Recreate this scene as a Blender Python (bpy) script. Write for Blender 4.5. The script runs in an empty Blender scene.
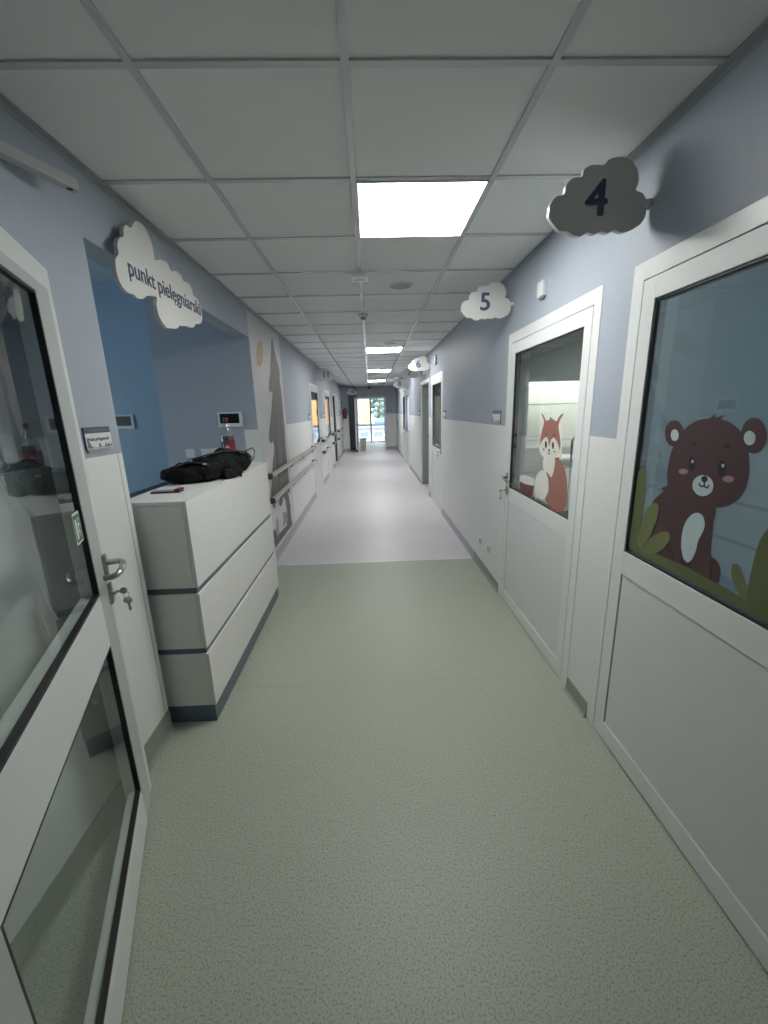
import bpy, bmesh, math, random
from mathutils import Vector, Matrix
PI = math.pi
R = math.radians
rnd = random.Random(7)
scene = bpy.context.scene
COL = scene.collection
XL, XR, H = -1.098, 1.083, 2.56

# ---------------------------------------------------------------- materials
def mat(name, col, rough=0.5, metal=0.0, spec=0.5, noise=0.0, nscale=40.0, bump=0.0, bscale=80.0, emit=0.0, alpha=1.0, coat=0.0):
    m = bpy.data.materials.new(name)
    m.use_nodes = True
    nt = m.node_tree
    b = nt.nodes['Principled BSDF']
    b.inputs['Base Color'].default_value = (*col, 1)
    b.inputs['Roughness'].default_value = rough
    b.inputs['Metallic'].default_value = metal
    b.inputs['Specular IOR Level'].default_value = spec
    b.inputs['Coat Weight'].default_value = coat
    if emit:
        b.inputs['Emission Color'].default_value = (*col, 1)
        b.inputs['Emission Strength'].default_value = emit
    tc = nt.nodes.new('ShaderNodeTexCoord')
    if noise > 0:
        n = nt.nodes.new('ShaderNodeTexNoise')
        n.inputs['Scale'].default_value = nscale
        n.inputs['Detail'].default_value = 3
        nt.links.new(tc.outputs['Object'], n.inputs['Vector'])
        mr = nt.nodes.new('ShaderNodeMapRange')
        mr.inputs['From Min'].default_value = 0.3
        mr.inputs['From Max'].default_value = 0.7
        mr.inputs['To Min'].default_value = 1 - noise
        mr.inputs['To Max'].default_value = 1 + noise
        nt.links.new(n.outputs['Fac'], mr.inputs['Value'])
        mx = nt.nodes.new('ShaderNodeMix')
        mx.data_type = 'RGBA'
        mx.blend_type = 'MULTIPLY'
        mx.inputs[0].default_value = 1
        mx.inputs[6].default_value = (*col, 1)
        nt.links.new(mr.outputs['Result'], mx.inputs[7])
        nt.links.new(mx.outputs[2], b.inputs['Base Color'])
    if bump > 0:
        n2 = nt.nodes.new('ShaderNodeTexNoise')
        n2.inputs['Scale'].default_value = bscale
        nt.links.new(tc.outputs['Object'], n2.inputs['Vector'])
        bp = nt.nodes.new('ShaderNodeBump')
        bp.inputs['Strength'].default_value = bump
        bp.inputs['Distance'].default_value = 0.004
        nt.links.new(n2.outputs['Fac'], bp.inputs['Height'])
        nt.links.new(bp.outputs['Normal'], b.inputs['Normal'])
    return m

def glass_mat(name, tint=(0.93, 0.96, 0.95), ior=1.75, haze=None, hz=0.0):
    m = bpy.data.materials.new(name)
    m.use_nodes = True
    nt = m.node_tree
    nt.nodes.clear()
    out = nt.nodes.new('ShaderNodeOutputMaterial')
    tr = nt.nodes.new('ShaderNodeBsdfTransparent')
    tr.inputs['Color'].default_value = (*tint, 1)
    gl = nt.nodes.new('ShaderNodeBsdfGlossy')
    gl.inputs['Roughness'].default_value = 0.015
    gl.inputs['Color'].default_value = (0.95, 0.97, 0.97, 1)
    fr = nt.nodes.new('ShaderNodeFresnel')
    fr.inputs['IOR'].default_value = ior
    geo = nt.nodes.new('ShaderNodeNewGeometry')
    inv = nt.nodes.new('ShaderNodeMath'); inv.operation = 'SUBTRACT'; inv.inputs[0].default_value = 1
    nt.links.new(geo.outputs['Backfacing'], inv.inputs[1])
    mu = nt.nodes.new('ShaderNodeMath'); mu.operation = 'MULTIPLY'
    nt.links.new(fr.outputs['Fac'], mu.inputs[0]); nt.links.new(inv.outputs[0], mu.inputs[1])
    base = tr.outputs[0]
    if hz > 0:
        df = nt.nodes.new('ShaderNodeBsdfDiffuse'); df.inputs['Color'].default_value = (*haze, 1)
        m0 = nt.nodes.new('ShaderNodeMixShader'); m0.inputs[0].default_value = hz
        nt.links.new(tr.outputs[0], m0.inputs[1]); nt.links.new(df.outputs[0], m0.inputs[2])
        base = m0.outputs[0]
    mx = nt.nodes.new('ShaderNodeMixShader')
    nt.links.new(mu.outputs[0], mx.inputs[0])
    nt.links.new(base, mx.inputs[1]); nt.links.new(gl.outputs[0], mx.inputs[2])
    nt.links.new(mx.outputs[0], out.inputs['Surface'])
    return m

def floor_mat(name, c1, c2, c3, rough, fine=95.0):
    """speckled sheet vinyl: three tones of flecks"""
    m = bpy.data.materials.new(name)
    m.use_nodes = True
    nt = m.node_tree
    b = nt.nodes['Principled BSDF']
    b.inputs['Roughness'].default_value = rough
    b.inputs['Specular IOR Level'].default_value = 0.5
    tc = nt.nodes.new('ShaderNodeTexCoord')
    n = nt.nodes.new('ShaderNodeTexNoise')
    n.inputs['Scale'].default_value = fine
    n.inputs['Detail'].default_value = 4
    n.inputs['Roughness'].default_value = 0.65
    nt.links.new(tc.outputs['Object'], n.inputs['Vector'])
    cr = nt.nodes.new('ShaderNodeValToRGB')
    e = cr.color_ramp.elements
    e[0].position = 0.39; e[0].color = (*c1, 1)
    e[1].position = 0.47; e[1].color = (*c2, 1)
    k = e.new(0.64); k.color = (*c3, 1)
    nt.links.new(n.outputs['Fac'], cr.inputs['Fac'])
    n3 = nt.nodes.new('ShaderNodeTexNoise')
    n3.inputs['Scale'].default_value = 1.3
    nt.links.new(tc.outputs['Object'], n3.inputs['Vector'])
    mr = nt.nodes.new('ShaderNodeMapRange')
    mr.inputs['To Min'].default_value = 0.93; mr.inputs['To Max'].default_value = 1.07
    nt.links.new(n3.outputs['Fac'], mr.inputs['Value'])
    mx = nt.nodes.new('ShaderNodeMix'); mx.data_type = 'RGBA'; mx.blend_type = 'MULTIPLY'
    mx.inputs[0].default_value = 1
    nt.links.new(cr.outputs['Color'], mx.inputs[6]); nt.links.new(mr.outputs['Result'], mx.inputs[7])
    nt.links.new(mx.outputs[2], b.inputs['Base Color'])
    # faint waviness of the sheet, which breaks up long reflections
    n2 = nt.nodes.new('ShaderNodeTexNoise')
    n2.inputs['Scale'].default_value = 9
    n2.inputs['Detail'].default_value = 2
    nt.links.new(tc.outputs['Object'], n2.inputs['Vector'])
    bp = nt.nodes.new('ShaderNodeBump')
    bp.inputs['Strength'].default_value = 0.12
    bp.inputs['Distance'].default_value = 0.01
    nt.links.new(n2.outputs['Fac'], bp.inputs['Height'])
    nt.links.new(bp.outputs['Normal'], b.inputs['Normal'])
    return m

M = {}
M['wall_blue'] = mat('lilac blue wall paint', (0.353, 0.390, 0.450), 0.55, noise=0.02, bump=0.10, bscale=160)
M['wall_white'] = mat('white wall covering', (0.69, 0.705, 0.69), 0.42, noise=0.015, bump=0.05, bscale=120)
M['nook_blue'] = mat('blue nook wall paint', (0.33, 0.47, 0.60), 0.6, noise=0.02)
M['deep_blue'] = mat('dark slate blue paint', (0.17, 0.20, 0.27), 0.55)
M['nook_ceiling'] = mat('nook ceiling paint', (0.45, 0.55, 0.62), 0.7)
M['ceiling_tile'] = mat('mineral ceiling tile', (0.80, 0.815, 0.80), 0.8, noise=0.05, nscale=350, bump=0.25, bscale=260)
M['grid'] = mat('painted ceiling grid metal', (0.58, 0.60, 0.61), 0.22, 0.0, 0.8)
M['angle'] = mat('grey wall angle metal', (0.36, 0.38, 0.39), 0.4)
M['floor_green'] = floor_mat('green speckled vinyl', (0.220, 0.242, 0.190), (0.345, 0.370, 0.302), (0.39, 0.415, 0.343), 0.50, 150)
M['floor_grey'] = floor_mat('pale lilac grey vinyl', (0.50, 0.485, 0.52), (0.56, 0.545, 0.575), (0.61, 0.59, 0.62), 0.42, 120)
M['base_green'] = mat('green grey coved skirting', (0.24, 0.27, 0.225), 0.45, noise=0.08, nscale=120)
M['base_grey'] = mat('grey coved skirting', (0.36, 0.36, 0.39), 0.4)
M['seam'] = mat('pale floor weld', (0.72, 0.72, 0.74), 0.35)
M['seam_fine'] = mat('green floor weld', (0.30, 0.36, 0.31), 0.4)
M['frame_white'] = mat('white coated aluminium', (0.69, 0.71, 0.695), 0.33, noise=0.01)
M['leaf_white'] = mat('white coated door rail', (0.67, 0.69, 0.68), 0.36, noise=0.01)
M['panel_white'] = mat('satin white door infill', (0.62, 0.635, 0.64), 0.42, noise=0.015, nscale=8)
M['gap'] = mat('black gasket and gap shade', (0.012, 0.012, 0.014), 0.5)
M['glass'] = glass_mat('clear glass')
M['glass_haze'] = glass_mat('glass with painted blue grey haze', (0.72, 0.80, 0.83), 1.80, (0.36, 0.44, 0.47), 0.24)  # the haze paints reflections and room light onto the pane
M['steel'] = mat('brushed stainless steel', (0.42, 0.42, 0.41), 0.32, 1.0)
M['brass'] = mat('nickel key metal', (0.55, 0.52, 0.45), 0.3, 1.0)
M['lam_white'] = mat('white laminate', (0.70, 0.70, 0.675), 0.4, noise=0.012, nscale=20)
M['lam_edge'] = mat('white laminate edge', (0.72, 0.72, 0.70), 0.4)
M['slate'] = mat('slate blue laminate', (0.105, 0.135, 0.175), 0.42)
M['black'] = mat('black plastic', (0.013, 0.013, 0.015), 0.42)
M['black_cloth'] = mat('black woven fabric', (0.004, 0.004, 0.0045), 0.8, 0.0, 0.25, bump=0.5, bscale=300)
M['black_shiny'] = mat('black nylon webbing', (0.008, 0.008, 0.009), 0.42)
M['screen'] = mat('dark glossy screen', (0.006, 0.007, 0.010), 0.3, 0.0, 0.3)
M['plastic'] = mat('white plastic', (0.66, 0.67, 0.67), 0.4)
M['plastic_grey'] = mat('grey plastic', (0.30, 0.31, 0.31), 0.45)
M['trunking'] = mat('glossy white trunking', (0.74, 0.74, 0.76), 0.20, 0.0, 0.8)
M['tube_grey'] = mat('grey coated tube', (0.42, 0.44, 0.44), 0.4)
M['sign'] = mat('white sign board', (0.66, 0.655, 0.63), 0.4)
M['sign_edge'] = mat('grey sign board edge', (0.30, 0.30, 0.31), 0.5)
M['ink'] = mat('blue grey lettering', (0.062, 0.080, 0.140), 0.5)
M['ink_dark'] = mat('black print', (0.02, 0.02, 0.025), 0.5)
M['header'] = mat('dark blue plaque header', (0.07, 0.10, 0.16), 0.4)
M['print_grey'] = mat('grey printed drawing', (0.17, 0.17, 0.17), 0.5)
M['red'] = mat('red enamel', (0.14, 0.010, 0.015), 0.32)
M['wine'] = mat('dark red plastic', (0.085, 0.006, 0.016), 0.35)
M['red_label'] = mat('red paper label', (0.19, 0.015, 0.022), 0.4)
M['white_ink'] = mat('white print', (0.75, 0.75, 0.75), 0.5)
M['cola'] = mat('dark cola', (0.018, 0.006, 0.004), 0.08, coat=0.6)
M['pet'] = glass_mat('clear bottle plastic', (0.86, 0.89, 0.90), 1.6, (0.5, 0.52, 0.53), 0.07)
M['bear'] = mat('brown bear print', (0.060, 0.028, 0.031), 0.5)
M['bear_dark'] = mat('blackish print', (0.010, 0.008, 0.012), 0.5)
M['bear_pale'] = mat('pale muzzle print', (0.42, 0.52, 0.53), 0.5)
M['cheek'] = mat('pink cheek print', (0.30, 0.20, 0.195), 0.5)
M['grass'] = mat('olive grass print', (0.098, 0.118, 0.044), 0.5, noise=0.06, nscale=12)
M['grass_light'] = mat('light olive grass print', (0.128, 0.152, 0.06), 0.5, noise=0.06, nscale=12)
M['fox'] = mat('rust fox print', (0.285, 0.120, 0.092), 0.5)
M['fox_dark'] = mat('dark rust line print', (0.30, 0.075, 0.055), 0.5)
M['cream'] = mat('cream print', (0.66, 0.66, 0.60), 0.5)
M['mug'] = mat('maroon print', (0.105, 0.025, 0.035), 0.5)
M['mural'] = mat('pale mural print', (0.60, 0.585, 0.60), 0.5, noise=0.03, nscale=3)
def tree_print():
    m = mat('grey watercolour tree print', (0.22, 0.21, 0.205), 0.55)
    nt = m.node_tree; b = nt.nodes['Principled BSDF']
    tc = [n for n in nt.nodes if n.type == 'TEX_COORD'][0]
    mp = nt.nodes.new('ShaderNodeMapping'); mp.inputs['Scale'].default_value = (1, 7, 0.7)
    n = nt.nodes.new('ShaderNodeTexNoise'); n.inputs['Scale'].default_value = 2.2; n.inputs['Detail'].default_value = 4
    cr = nt.nodes.new('ShaderNodeValToRGB')
    e = cr.color_ramp.elements
    e[0].position = 0.3; e[0].color = (0.075, 0.073, 0.072, 1)
    e[1].position = 0.62; e[1].color = (0.19, 0.172, 0.165, 1)
    nt.links.new(tc.outputs['Object'], mp.inputs['Vector']); nt.links.new(mp.outputs[0], n.inputs['Vector'])
    nt.links.new(n.outputs['Fac'], cr.inputs['Fac']); nt.links.new(cr.outputs[0], b.inputs['Base Color'])
    return m
M['tree_print'] = tree_print()
M['trunk_print'] = mat('dark trunk print', (0.12, 0.10, 0.105), 0.55)
M['sun_print'] = mat('ochre sun print', (0.42, 0.30, 0.13), 0.5)
M['rabbit_print'] = mat('taupe animal print', (0.30, 0.22, 0.22), 0.5)
M['rail_top'] = mat('grey olive rail vinyl', (0.33, 0.32, 0.285), 0.4)
M['rail_dark'] = mat('dark olive rail end', (0.065, 0.06, 0.05), 0.45)
M['chrome'] = mat('chrome', (0.62, 0.62, 0.62), 0.15, 1.0)
M['exit_green'] = mat('exit sign green', (0.015, 0.115, 0.06), 0.4)
M['exit_white'] = mat('exit sign white', (0.68, 0.72, 0.66), 0.4)
M['lamp'] = mat('lit lamp diffuser', (1.0, 1.0, 0.965), 0.5, emit=20.0)
M['lamp_far'] = mat('lit far lamp diffuser', (1.0, 1.0, 0.965), 0.5, emit=23.0)
M['leaf_grey'] = mat('light grey door stile', (0.46, 0.48, 0.465), 0.36, noise=0.01)
M['strip'] = mat('lit strip lamp', (1.0, 1.0, 0.90), 0.5, emit=6.0)
M['room_fill'] = mat('added room fill lamp', (1.0, 1.0, 0.94), 0.5, emit=14.0)
M['tile'] = mat('pale glazed wall tile', (0.76, 0.77, 0.74), 0.3)
M['green_grey'] = mat('grey green room paint', (0.27, 0.31, 0.29), 0.6)
M['room_blue'] = mat('pale blue room paint', (0.36, 0.45, 0.49), 0.6)
M['room_pale'] = mat('pale room paint', (0.55, 0.57, 0.60), 0.6)
M['porcelain'] = mat('white porcelain', (0.75, 0.76, 0.75), 0.12)
M['bin'] = mat('cream bin plastic', (0.56, 0.52, 0.43), 0.5)
M['yellow_render'] = mat('yellow render', (0.44, 0.34, 0.19), 0.8, noise=0.04, nscale=2)
M['lilac_render'] = mat('lilac white render', (0.36, 0.36, 0.46), 0.8)
M['orange_render'] = mat('orange render', (0.80, 0.36, 0.14), 0.8, noise=0.1, nscale=1.5)
M['outdoor_white'] = mat('white render', (0.40, 0.42, 0.47), 0.8)
M['outdoor_pane'] = mat('grey blue pane', (0.16, 0.19, 0.25), 0.3)
M['leafy'] = mat('tree foliage', (0.20, 0.29, 0.25), 0.8, noise=0.3, nscale=6)
M['bark'] = mat('tree bark', (0.16, 0.11, 0.08), 0.9)
M['blue_roof'] = mat('blue sheet roof', (0.12, 0.23, 0.42), 0.5)
M['ground'] = mat('pale paving', (0.30, 0.31, 0.33), 0.8)
M['poster'] = mat('white paper', (0.66, 0.67, 0.70), 0.6)
M['door_dark'] = mat('dark grey open door', (0.10, 0.10, 0.11), 0.5)

# ---------------------------------------------------------------- mesh building
class MB:
    def __init__(s):
        s.bm = bmesh.new(); s.mats = []
    def mi(s, m):
        if m is None: return 0
        if m not in s.mats: s.mats.append(m)
        return s.mats.index(m)
    def box(s, a, b, m=None, bev=0.0):
        x0, x1 = sorted((a[0], b[0])); y0, y1 = sorted((a[1], b[1])); z0, z1 = sorted((a[2], b[2]))
        r = bmesh.ops.create_cube(s.bm, size=1)
        vs = r['verts']
        for v in vs:
            v.co = Vector(((x0 + x1) / 2 + v.co.x * (x1 - x0), (y0 + y1) / 2 + v.co.y * (y1 - y0), (z0 + z1) / 2 + v.co.z * (z1 - z0)))
        k = s.mi(m)
        fs = set(f for v in vs for f in v.link_faces)
        for f in fs: f.material_index = k
        if bev > 0:
            es = list(set(e for v in vs for e in v.link_edges))
            r = bmesh.ops.bevel(s.bm, geom=es, offset=bev, segments=2, affect='EDGES', profile=0.7)
            for f in r['faces']: f.material_index = k
        return s
    def prism(s, pts, fn, d0, d1, m=None, smooth=False):
        """pts: 2D outline; fn(u,v,d) gives the 3D point; extruded from depth d0 to d1"""
        k = s.mi(m)
        a = [s.bm.verts.new(fn(u, v, d0)) for u, v in pts]
        b = [s.bm.verts.new(fn(u, v, d1)) for u, v in pts]
        n = len(pts)
        fs = [s.bm.faces.new(a), s.bm.faces.new(b[::-1])]
        for i in range(n):
            fs.append(s.bm.faces.new((a[i], b[i], b[(i + 1) % n], a[(i + 1) % n])))
        for f in fs: f.material_index = k
        return s
    def lathe(s, prof, c, m=None, n=28, axis='Z', M4=None, smooth=True):
        k = s.mi(m)
        rings = []
        for r, z in prof:
            if r < 1e-5:
                rings.append([s.bm.verts.new((0, 0, z))])
            else:
                rings.append([s.bm.verts.new((r * math.cos(2 * PI * i / n), r * math.sin(2 * PI * i / n), z)) for i in range(n)])
        fs = []
        for a, b in zip(rings, rings[1:]):
            for i in range(n):
                j = (i + 1) % n
                if len(a) == 1 and len(b) == 1: continue
                if len(a) == 1: fs.append(s.bm.faces.new((a[0], b[j], b[i])))
                elif len(b) == 1: fs.append(s.bm.faces.new((a[i], a[j], b[0])))
                else: fs.append(s.bm.faces.new((a[i], a[j], b[j], b[i])))
        T = Matrix.Translation(Vector(c))
        if M4 is not None: T = T @ M4
        elif axis == 'Y': T = T @ Matrix.Rotation(-PI / 2, 4, 'X')
        elif axis == 'X': T = T @ Matrix.Rotation(PI / 2, 4, 'Y')
        for ring in rings:
            for v in ring: v.co = T @ v.co
        for f in fs: f.material_index = k; f.smooth = smooth
        return s
    def tube(s, path, r, m=None, n=12, closed=False, flat=None):
        k = s.mi(m)
        P = [Vector(p) for p in path]
        rings = []
        up = Vector((0, 0, 1))
        cnt = len(P)
        for i, p in enumerate(P):
            if closed: t = (P[(i + 1) % cnt] - P[i - 1]).normalized()
            elif i == 0: t = (P[1] - P[0]).normalized()
            elif i == cnt - 1: t = (P[-1] - P[-2]).normalized()
            else: t = ((P[i + 1] - p).normalized() + (p - P[i - 1]).normalized()).normalized()
            a = t.cross(up)
            if a.length < 0.05: a = t.cross(Vector((1, 0, 0)))
            a.normalize(); b = a.cross(t).normalized()
            rr = r[i] if isinstance(r, (list, tuple)) else r
            fl = flat if flat else 1.0
            rings.append([s.bm.verts.new(p + a * rr * math.cos(2 * PI * q / n) + b * rr * fl * math.sin(2 * PI * q / n)) for q in range(n)])
        fs = []
        pairs = list(zip(rings, rings[1:]))
        if closed: pairs.append((rings[-1], rings[0]))
        for a, b in pairs:
            for q in range(n):
                w = (q + 1) % n
                fs.append(s.bm.faces.new((a[q], b[q], b[w], a[w])))
        for f in fs: f.smooth = True
        if not closed:
            fs.append(s.bm.faces.new(rings[0])); fs.append(s.bm.faces.new(rings[-1][::-1]))
        for f in fs: f.material_index = k
        return s
    def text(s, body, size, T, m=None, bold=0.0, align='CENTER', ext=0.0006):
        cu = bpy.data.curves.new('lettering', 'FONT')
        cu.body = body; cu.size = size; cu.align_x = align; cu.align_y = 'CENTER'
        cu.extrude = ext; cu.offset = bold
        o = bpy.data.objects.new('lettering', cu)
        COL.objects.link(o)
        dg = bpy.context.evaluated_depsgraph_get()
        me = bpy.data.meshes.new_from_object(o.evaluated_get(dg))
        me.transform(T)
        k = s.mi(m)
        n0 = len(s.bm.faces)
        s.bm.from_mesh(me)
        s.bm.faces.ensure_lookup_table()
        for f in s.bm.faces[n0:]: f.material_index = k
        bpy.data.objects.remove(o); bpy.data.curves.remove(cu); bpy.data.meshes.remove(me)
        return s
    def build(s, name, m=None, parent=None, world=True, base=None, recalc=True):
        """one mesh object; world=True: shapes are in world space, the origin goes to the parent's origin or to the base"""
        if recalc: bmesh.ops.recalc_face_normals(s.bm, faces=s.bm.faces)
        me = bpy.data.meshes.new(name)
        s.bm.to_mesh(me); s.bm.free()
        for x in (s.mats or [m]): me.materials.append(M[x] if isinstance(x, str) else x)
        o = bpy.data.objects.new(name, me)
        COL.objects.link(o)
        if parent is not None:
            o.parent = parent
            if world: me.transform(world_mat(parent).inverted())
        elif world:
            if base is None:
                c = [v.co for v in me.vertices]
                base = ((min(v.x for v in c) + max(v.x for v in c)) / 2, (min(v.y for v in c) + max(v.y for v in c)) / 2, min(v.z for v in c))
            me.transform(Matrix.Translation(-Vector(base))); o.location = base
        return o

def world_mat(o):
    m = Matrix.LocRotScale(o.location, o.rotation_euler, o.scale)
    return world_mat(o.parent) @ m if o.parent else m
def tag(o, label=None, cat=None, group=None, kind=None):
    if label: o['label'] = label
    if cat: o['category'] = cat
    if group: o['group'] = group
    if kind: o['kind'] = kind
    return o
def empty(name, loc, rz=0.0, **kw):
    o = bpy.data.objects.new(name, None)
    o.empty_display_size = 0.1
    o.location = loc; o.rotation_euler = (0, 0, rz)
    COL.objects.link(o)
    return tag(o, **kw)
def struct(name, mb, m=None, parent=None):
    o = mb.build(name, m, parent)
    if parent is None: o['kind'] = 'structure'
    return o
def copy_tree(o, parent=None):
    c = o.copy(); COL.objects.link(c); c.parent = parent
    for ch in [x for x in bpy.data.objects if x.parent == o]: copy_tree(ch, c)
    return c
def smooth(pts, n=4):
    out = []; L = len(pts)
    for i in range(L):
        p0, p1, p2, p3 = pts[i - 1], pts[i], pts[(i + 1) % L], pts[(i + 2) % L]
        for k in range(n):
            t = k / n
            out.append(tuple(0.5 * ((2 * p1[a]) + (-p0[a] + p2[a]) * t + (2 * p0[a] - 5 * p1[a] + 4 * p2[a] - p3[a]) * t * t + (-p0[a] + 3 * p1[a] - 3 * p2[a] + p3[a]) * t ** 3) for a in (0, 1)))
    return out
def stroke(pts, w):
    """2D polyline to a thin outline"""
    L, Rr = [], []
    for i, p in enumerate(pts):
        a = pts[max(i - 1, 0)]; b = pts[min(i + 1, len(pts) - 1)]
        dx, dy = b[0] - a[0], b[1] - a[1]; l = math.hypot(dx, dy) or 1
        nx, ny = -dy / l * w / 2, dx / l * w / 2
        L.append((p[0] + nx, p[1] + ny)); Rr.append((p[0] - nx, p[1] - ny))
    return L + Rr[::-1]
def ell(cx, cy, rx, ry, n=20):
    return [(cx + rx * math.cos(2 * PI * i / n), cy + ry * math.sin(2 * PI * i / n)) for i in range(n)]
# frames for lettering: text lies in XY facing +Z
def face_T(pos, right, up):
    r = Vector(right).normalized(); u = Vector(up).normalized(); n = r.cross(u)
    return Matrix(((r.x, u.x, n.x, pos[0]), (r.y, u.y, n.y, pos[1]), (r.z, u.z, n.z, pos[2]), (0, 0, 0, 1)))

# outlines measured on the wall and glass planes, metres
CLOUD = [(-0.387,-0.023),(-0.386,-0.002),(-0.365,0.025),(-0.334,0.033),(-0.33,0.062),(-0.307,0.083),(-0.273,0.088),(-0.266,0.111),(-0.236,0.125),(-0.193,0.124),(-0.176,0.141),(-0.133,0.149),(-0.095,0.138),(-0.066,0.107),(-0.057,0.07),(-0.064,0.043),(-0.037,0.032),(-0.021,0.005),(-0.016,-0.034),(-0.031,-0.067),(-0.067,-0.088),(-0.105,-0.096),(-0.132,-0.087),(-0.156,-0.098),(-0.187,-0.092),(-0.208,-0.101),(-0.234,-0.094),(-0.259,-0.106),(-0.291,-0.102),(-0.312,-0.088),(-0.344,-0.087),(-0.371,-0.062),(-0.388,-0.04)]
FOUR = [(-0.259,0.072),(-0.168,0.071),(-0.156,-0.045),(-0.248,-0.044)]
PUNKT = [(1.96,2.248),(1.991,2.277),(1.994,2.313),(2.017,2.346),(2.055,2.365),(2.065,2.399),(2.095,2.424),(2.129,2.426),(2.162,2.459),(2.204,2.481),(2.255,2.483),(2.296,2.45),(2.317,2.407),(2.315,2.359),(2.346,2.366),(2.395,2.383),(2.458,2.388),(2.489,2.36),(2.554,2.379),(2.615,2.375),(2.644,2.35),(2.695,2.36),(2.749,2.344),(2.757,2.307),(2.819,2.302),(2.852,2.269),(2.866,2.23),(2.85,2.181),(2.803,2.155),(2.745,2.144),(2.704,2.118),(2.65,2.106),(2.611,2.108),(2.56,2.097),(2.513,2.092),(2.471,2.07),(2.425,2.059),(2.392,2.059),(2.357,2.049),(2.308,2.064),(2.274,2.098),(2.267,2.142),(2.283,2.179),(2.236,2.174),(2.214,2.17),(2.177,2.158),(2.147,2.141),(2.112,2.13),(2.083,2.131),(2.056,2.138),(2.02,2.132),(1.981,2.145),(1.958,2.172),(1.951,2.208)]
PUNKT_TXT = [(2.05,2.272),(2.033,2.215),(2.283,2.257),(2.271,2.221),(2.311,2.258),(2.293,2.201),(2.845,2.279),(2.828,2.23)]
B_HEAD = [(1.46,1.297),(1.472,1.339),(1.473,1.382),(1.466,1.43),(1.447,1.474),(1.416,1.512),(1.369,1.539),(1.322,1.547),(1.301,1.559),(1.296,1.55),(1.265,1.558),(1.274,1.545),(1.24,1.537),(1.202,1.514),(1.172,1.482),(1.156,1.442),(1.146,1.403),(1.144,1.368),(1.152,1.332),(1.174,1.302),(1.203,1.281),(1.237,1.27),(1.302,1.261),(1.387,1.259),(1.444,1.278)]
B_BODY = [(1.46,1.301),(1.494,1.278),(1.475,1.28),(1.519,1.239),(1.538,1.197),(1.53,1.142),(1.506,1.071),(1.471,1.03),(1.406,1.03),(1.33,1.03),(1.265,1.028),(1.187,1.028),(1.178,1.052),(1.179,1.076),(1.192,1.098),(1.212,1.107),(1.224,1.11),(1.231,1.161),(1.238,1.222),(1.244,1.283),(1.35,1.292)]
B_BELLY = [(1.318,1.054),(1.337,1.065),(1.353,1.103),(1.357,1.155),(1.347,1.196),(1.326,1.225),(1.302,1.236),(1.281,1.23),(1.269,1.209),(1.269,1.185),(1.283,1.144),(1.286,1.109),(1.295,1.076),(1.306,1.059)]
B_EARL = [(1.421,1.494),(1.42,1.48),(1.424,1.467),(1.432,1.456),(1.443,1.448),(1.457,1.444),(1.472,1.446),(1.486,1.451),(1.499,1.461),(1.509,1.474),(1.514,1.489),(1.515,1.504),(1.51,1.518),(1.502,1.529),(1.49,1.536),(1.476,1.538),(1.461,1.537),(1.447,1.53),(1.435,1.52),(1.426,1.508)]
B_EARLI = [(1.442,1.486),(1.442,1.48),(1.443,1.474),(1.447,1.469),(1.451,1.466),(1.457,1.465),(1.463,1.465),(1.47,1.468),(1.475,1.472),(1.479,1.478),(1.481,1.484),(1.481,1.49),(1.48,1.496),(1.476,1.501),(1.471,1.504),(1.465,1.506),(1.459,1.505),(1.453,1.502),(1.448,1.498),(1.444,1.492)]
B_EARR = [(1.114,1.504),(1.112,1.489),(1.115,1.475),(1.121,1.463),(1.13,1.455),(1.142,1.451),(1.155,1.453),(1.168,1.459),(1.179,1.469),(1.188,1.483),(1.194,1.499),(1.195,1.515),(1.192,1.53),(1.185,1.542),(1.175,1.549),(1.163,1.552),(1.15,1.55),(1.138,1.543),(1.127,1.532),(1.119,1.519)]
B_EARRI = [(1.145,1.496),(1.145,1.489),(1.146,1.483),(1.149,1.479),(1.154,1.475),(1.159,1.474),(1.165,1.474),(1.171,1.477),(1.176,1.481),(1.18,1.487),(1.182,1.493),(1.183,1.5),(1.181,1.506),(1.178,1.51),(1.173,1.514),(1.168,1.515),(1.162,1.514),(1.156,1.511),(1.151,1.507),(1.147,1.502)]
B_BROWL = [(1.355,1.462),(1.356,1.461),(1.357,1.459),(1.359,1.458),(1.362,1.457),(1.365,1.456),(1.369,1.456),(1.372,1.457),(1.375,1.458),(1.377,1.459),(1.378,1.461),(1.378,1.462),(1.376,1.464),(1.374,1.466),(1.371,1.467),(1.368,1.467),(1.364,1.467),(1.361,1.466),(1.358,1.465),(1.356,1.464)]
B_BROWR = [(1.225,1.466),(1.225,1.464),(1.226,1.462),(1.228,1.461),(1.231,1.46),(1.234,1.459),(1.237,1.459),(1.24,1.46),(1.242,1.461),(1.244,1.462),(1.245,1.464),(1.245,1.466),(1.244,1.467),(1.242,1.469),(1.239,1.47),(1.236,1.47),(1.233,1.47),(1.23,1.47),(1.227,1.469),(1.226,1.467)]
B_EYEL = [(1.35,1.396),(1.349,1.388),(1.35,1.381),(1.351,1.376),(1.354,1.372),(1.358,1.37),(1.363,1.37),(1.367,1.373),(1.371,1.378),(1.374,1.385),(1.377,1.393),(1.377,1.4),(1.377,1.407),(1.375,1.413),(1.372,1.417),(1.368,1.419),(1.364,1.418),(1.359,1.415),(1.355,1.41),(1.352,1.403)]
B_EYER = [(1.225,1.397),(1.224,1.389),(1.225,1.382),(1.227,1.376),(1.23,1.372),(1.234,1.37),(1.239,1.371),(1.244,1.374),(1.248,1.379),(1.252,1.385),(1.254,1.393),(1.255,1.401),(1.254,1.408),(1.252,1.414),(1.249,1.419),(1.245,1.42),(1.24,1.42),(1.235,1.417),(1.231,1.411),(1.227,1.405)]
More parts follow.
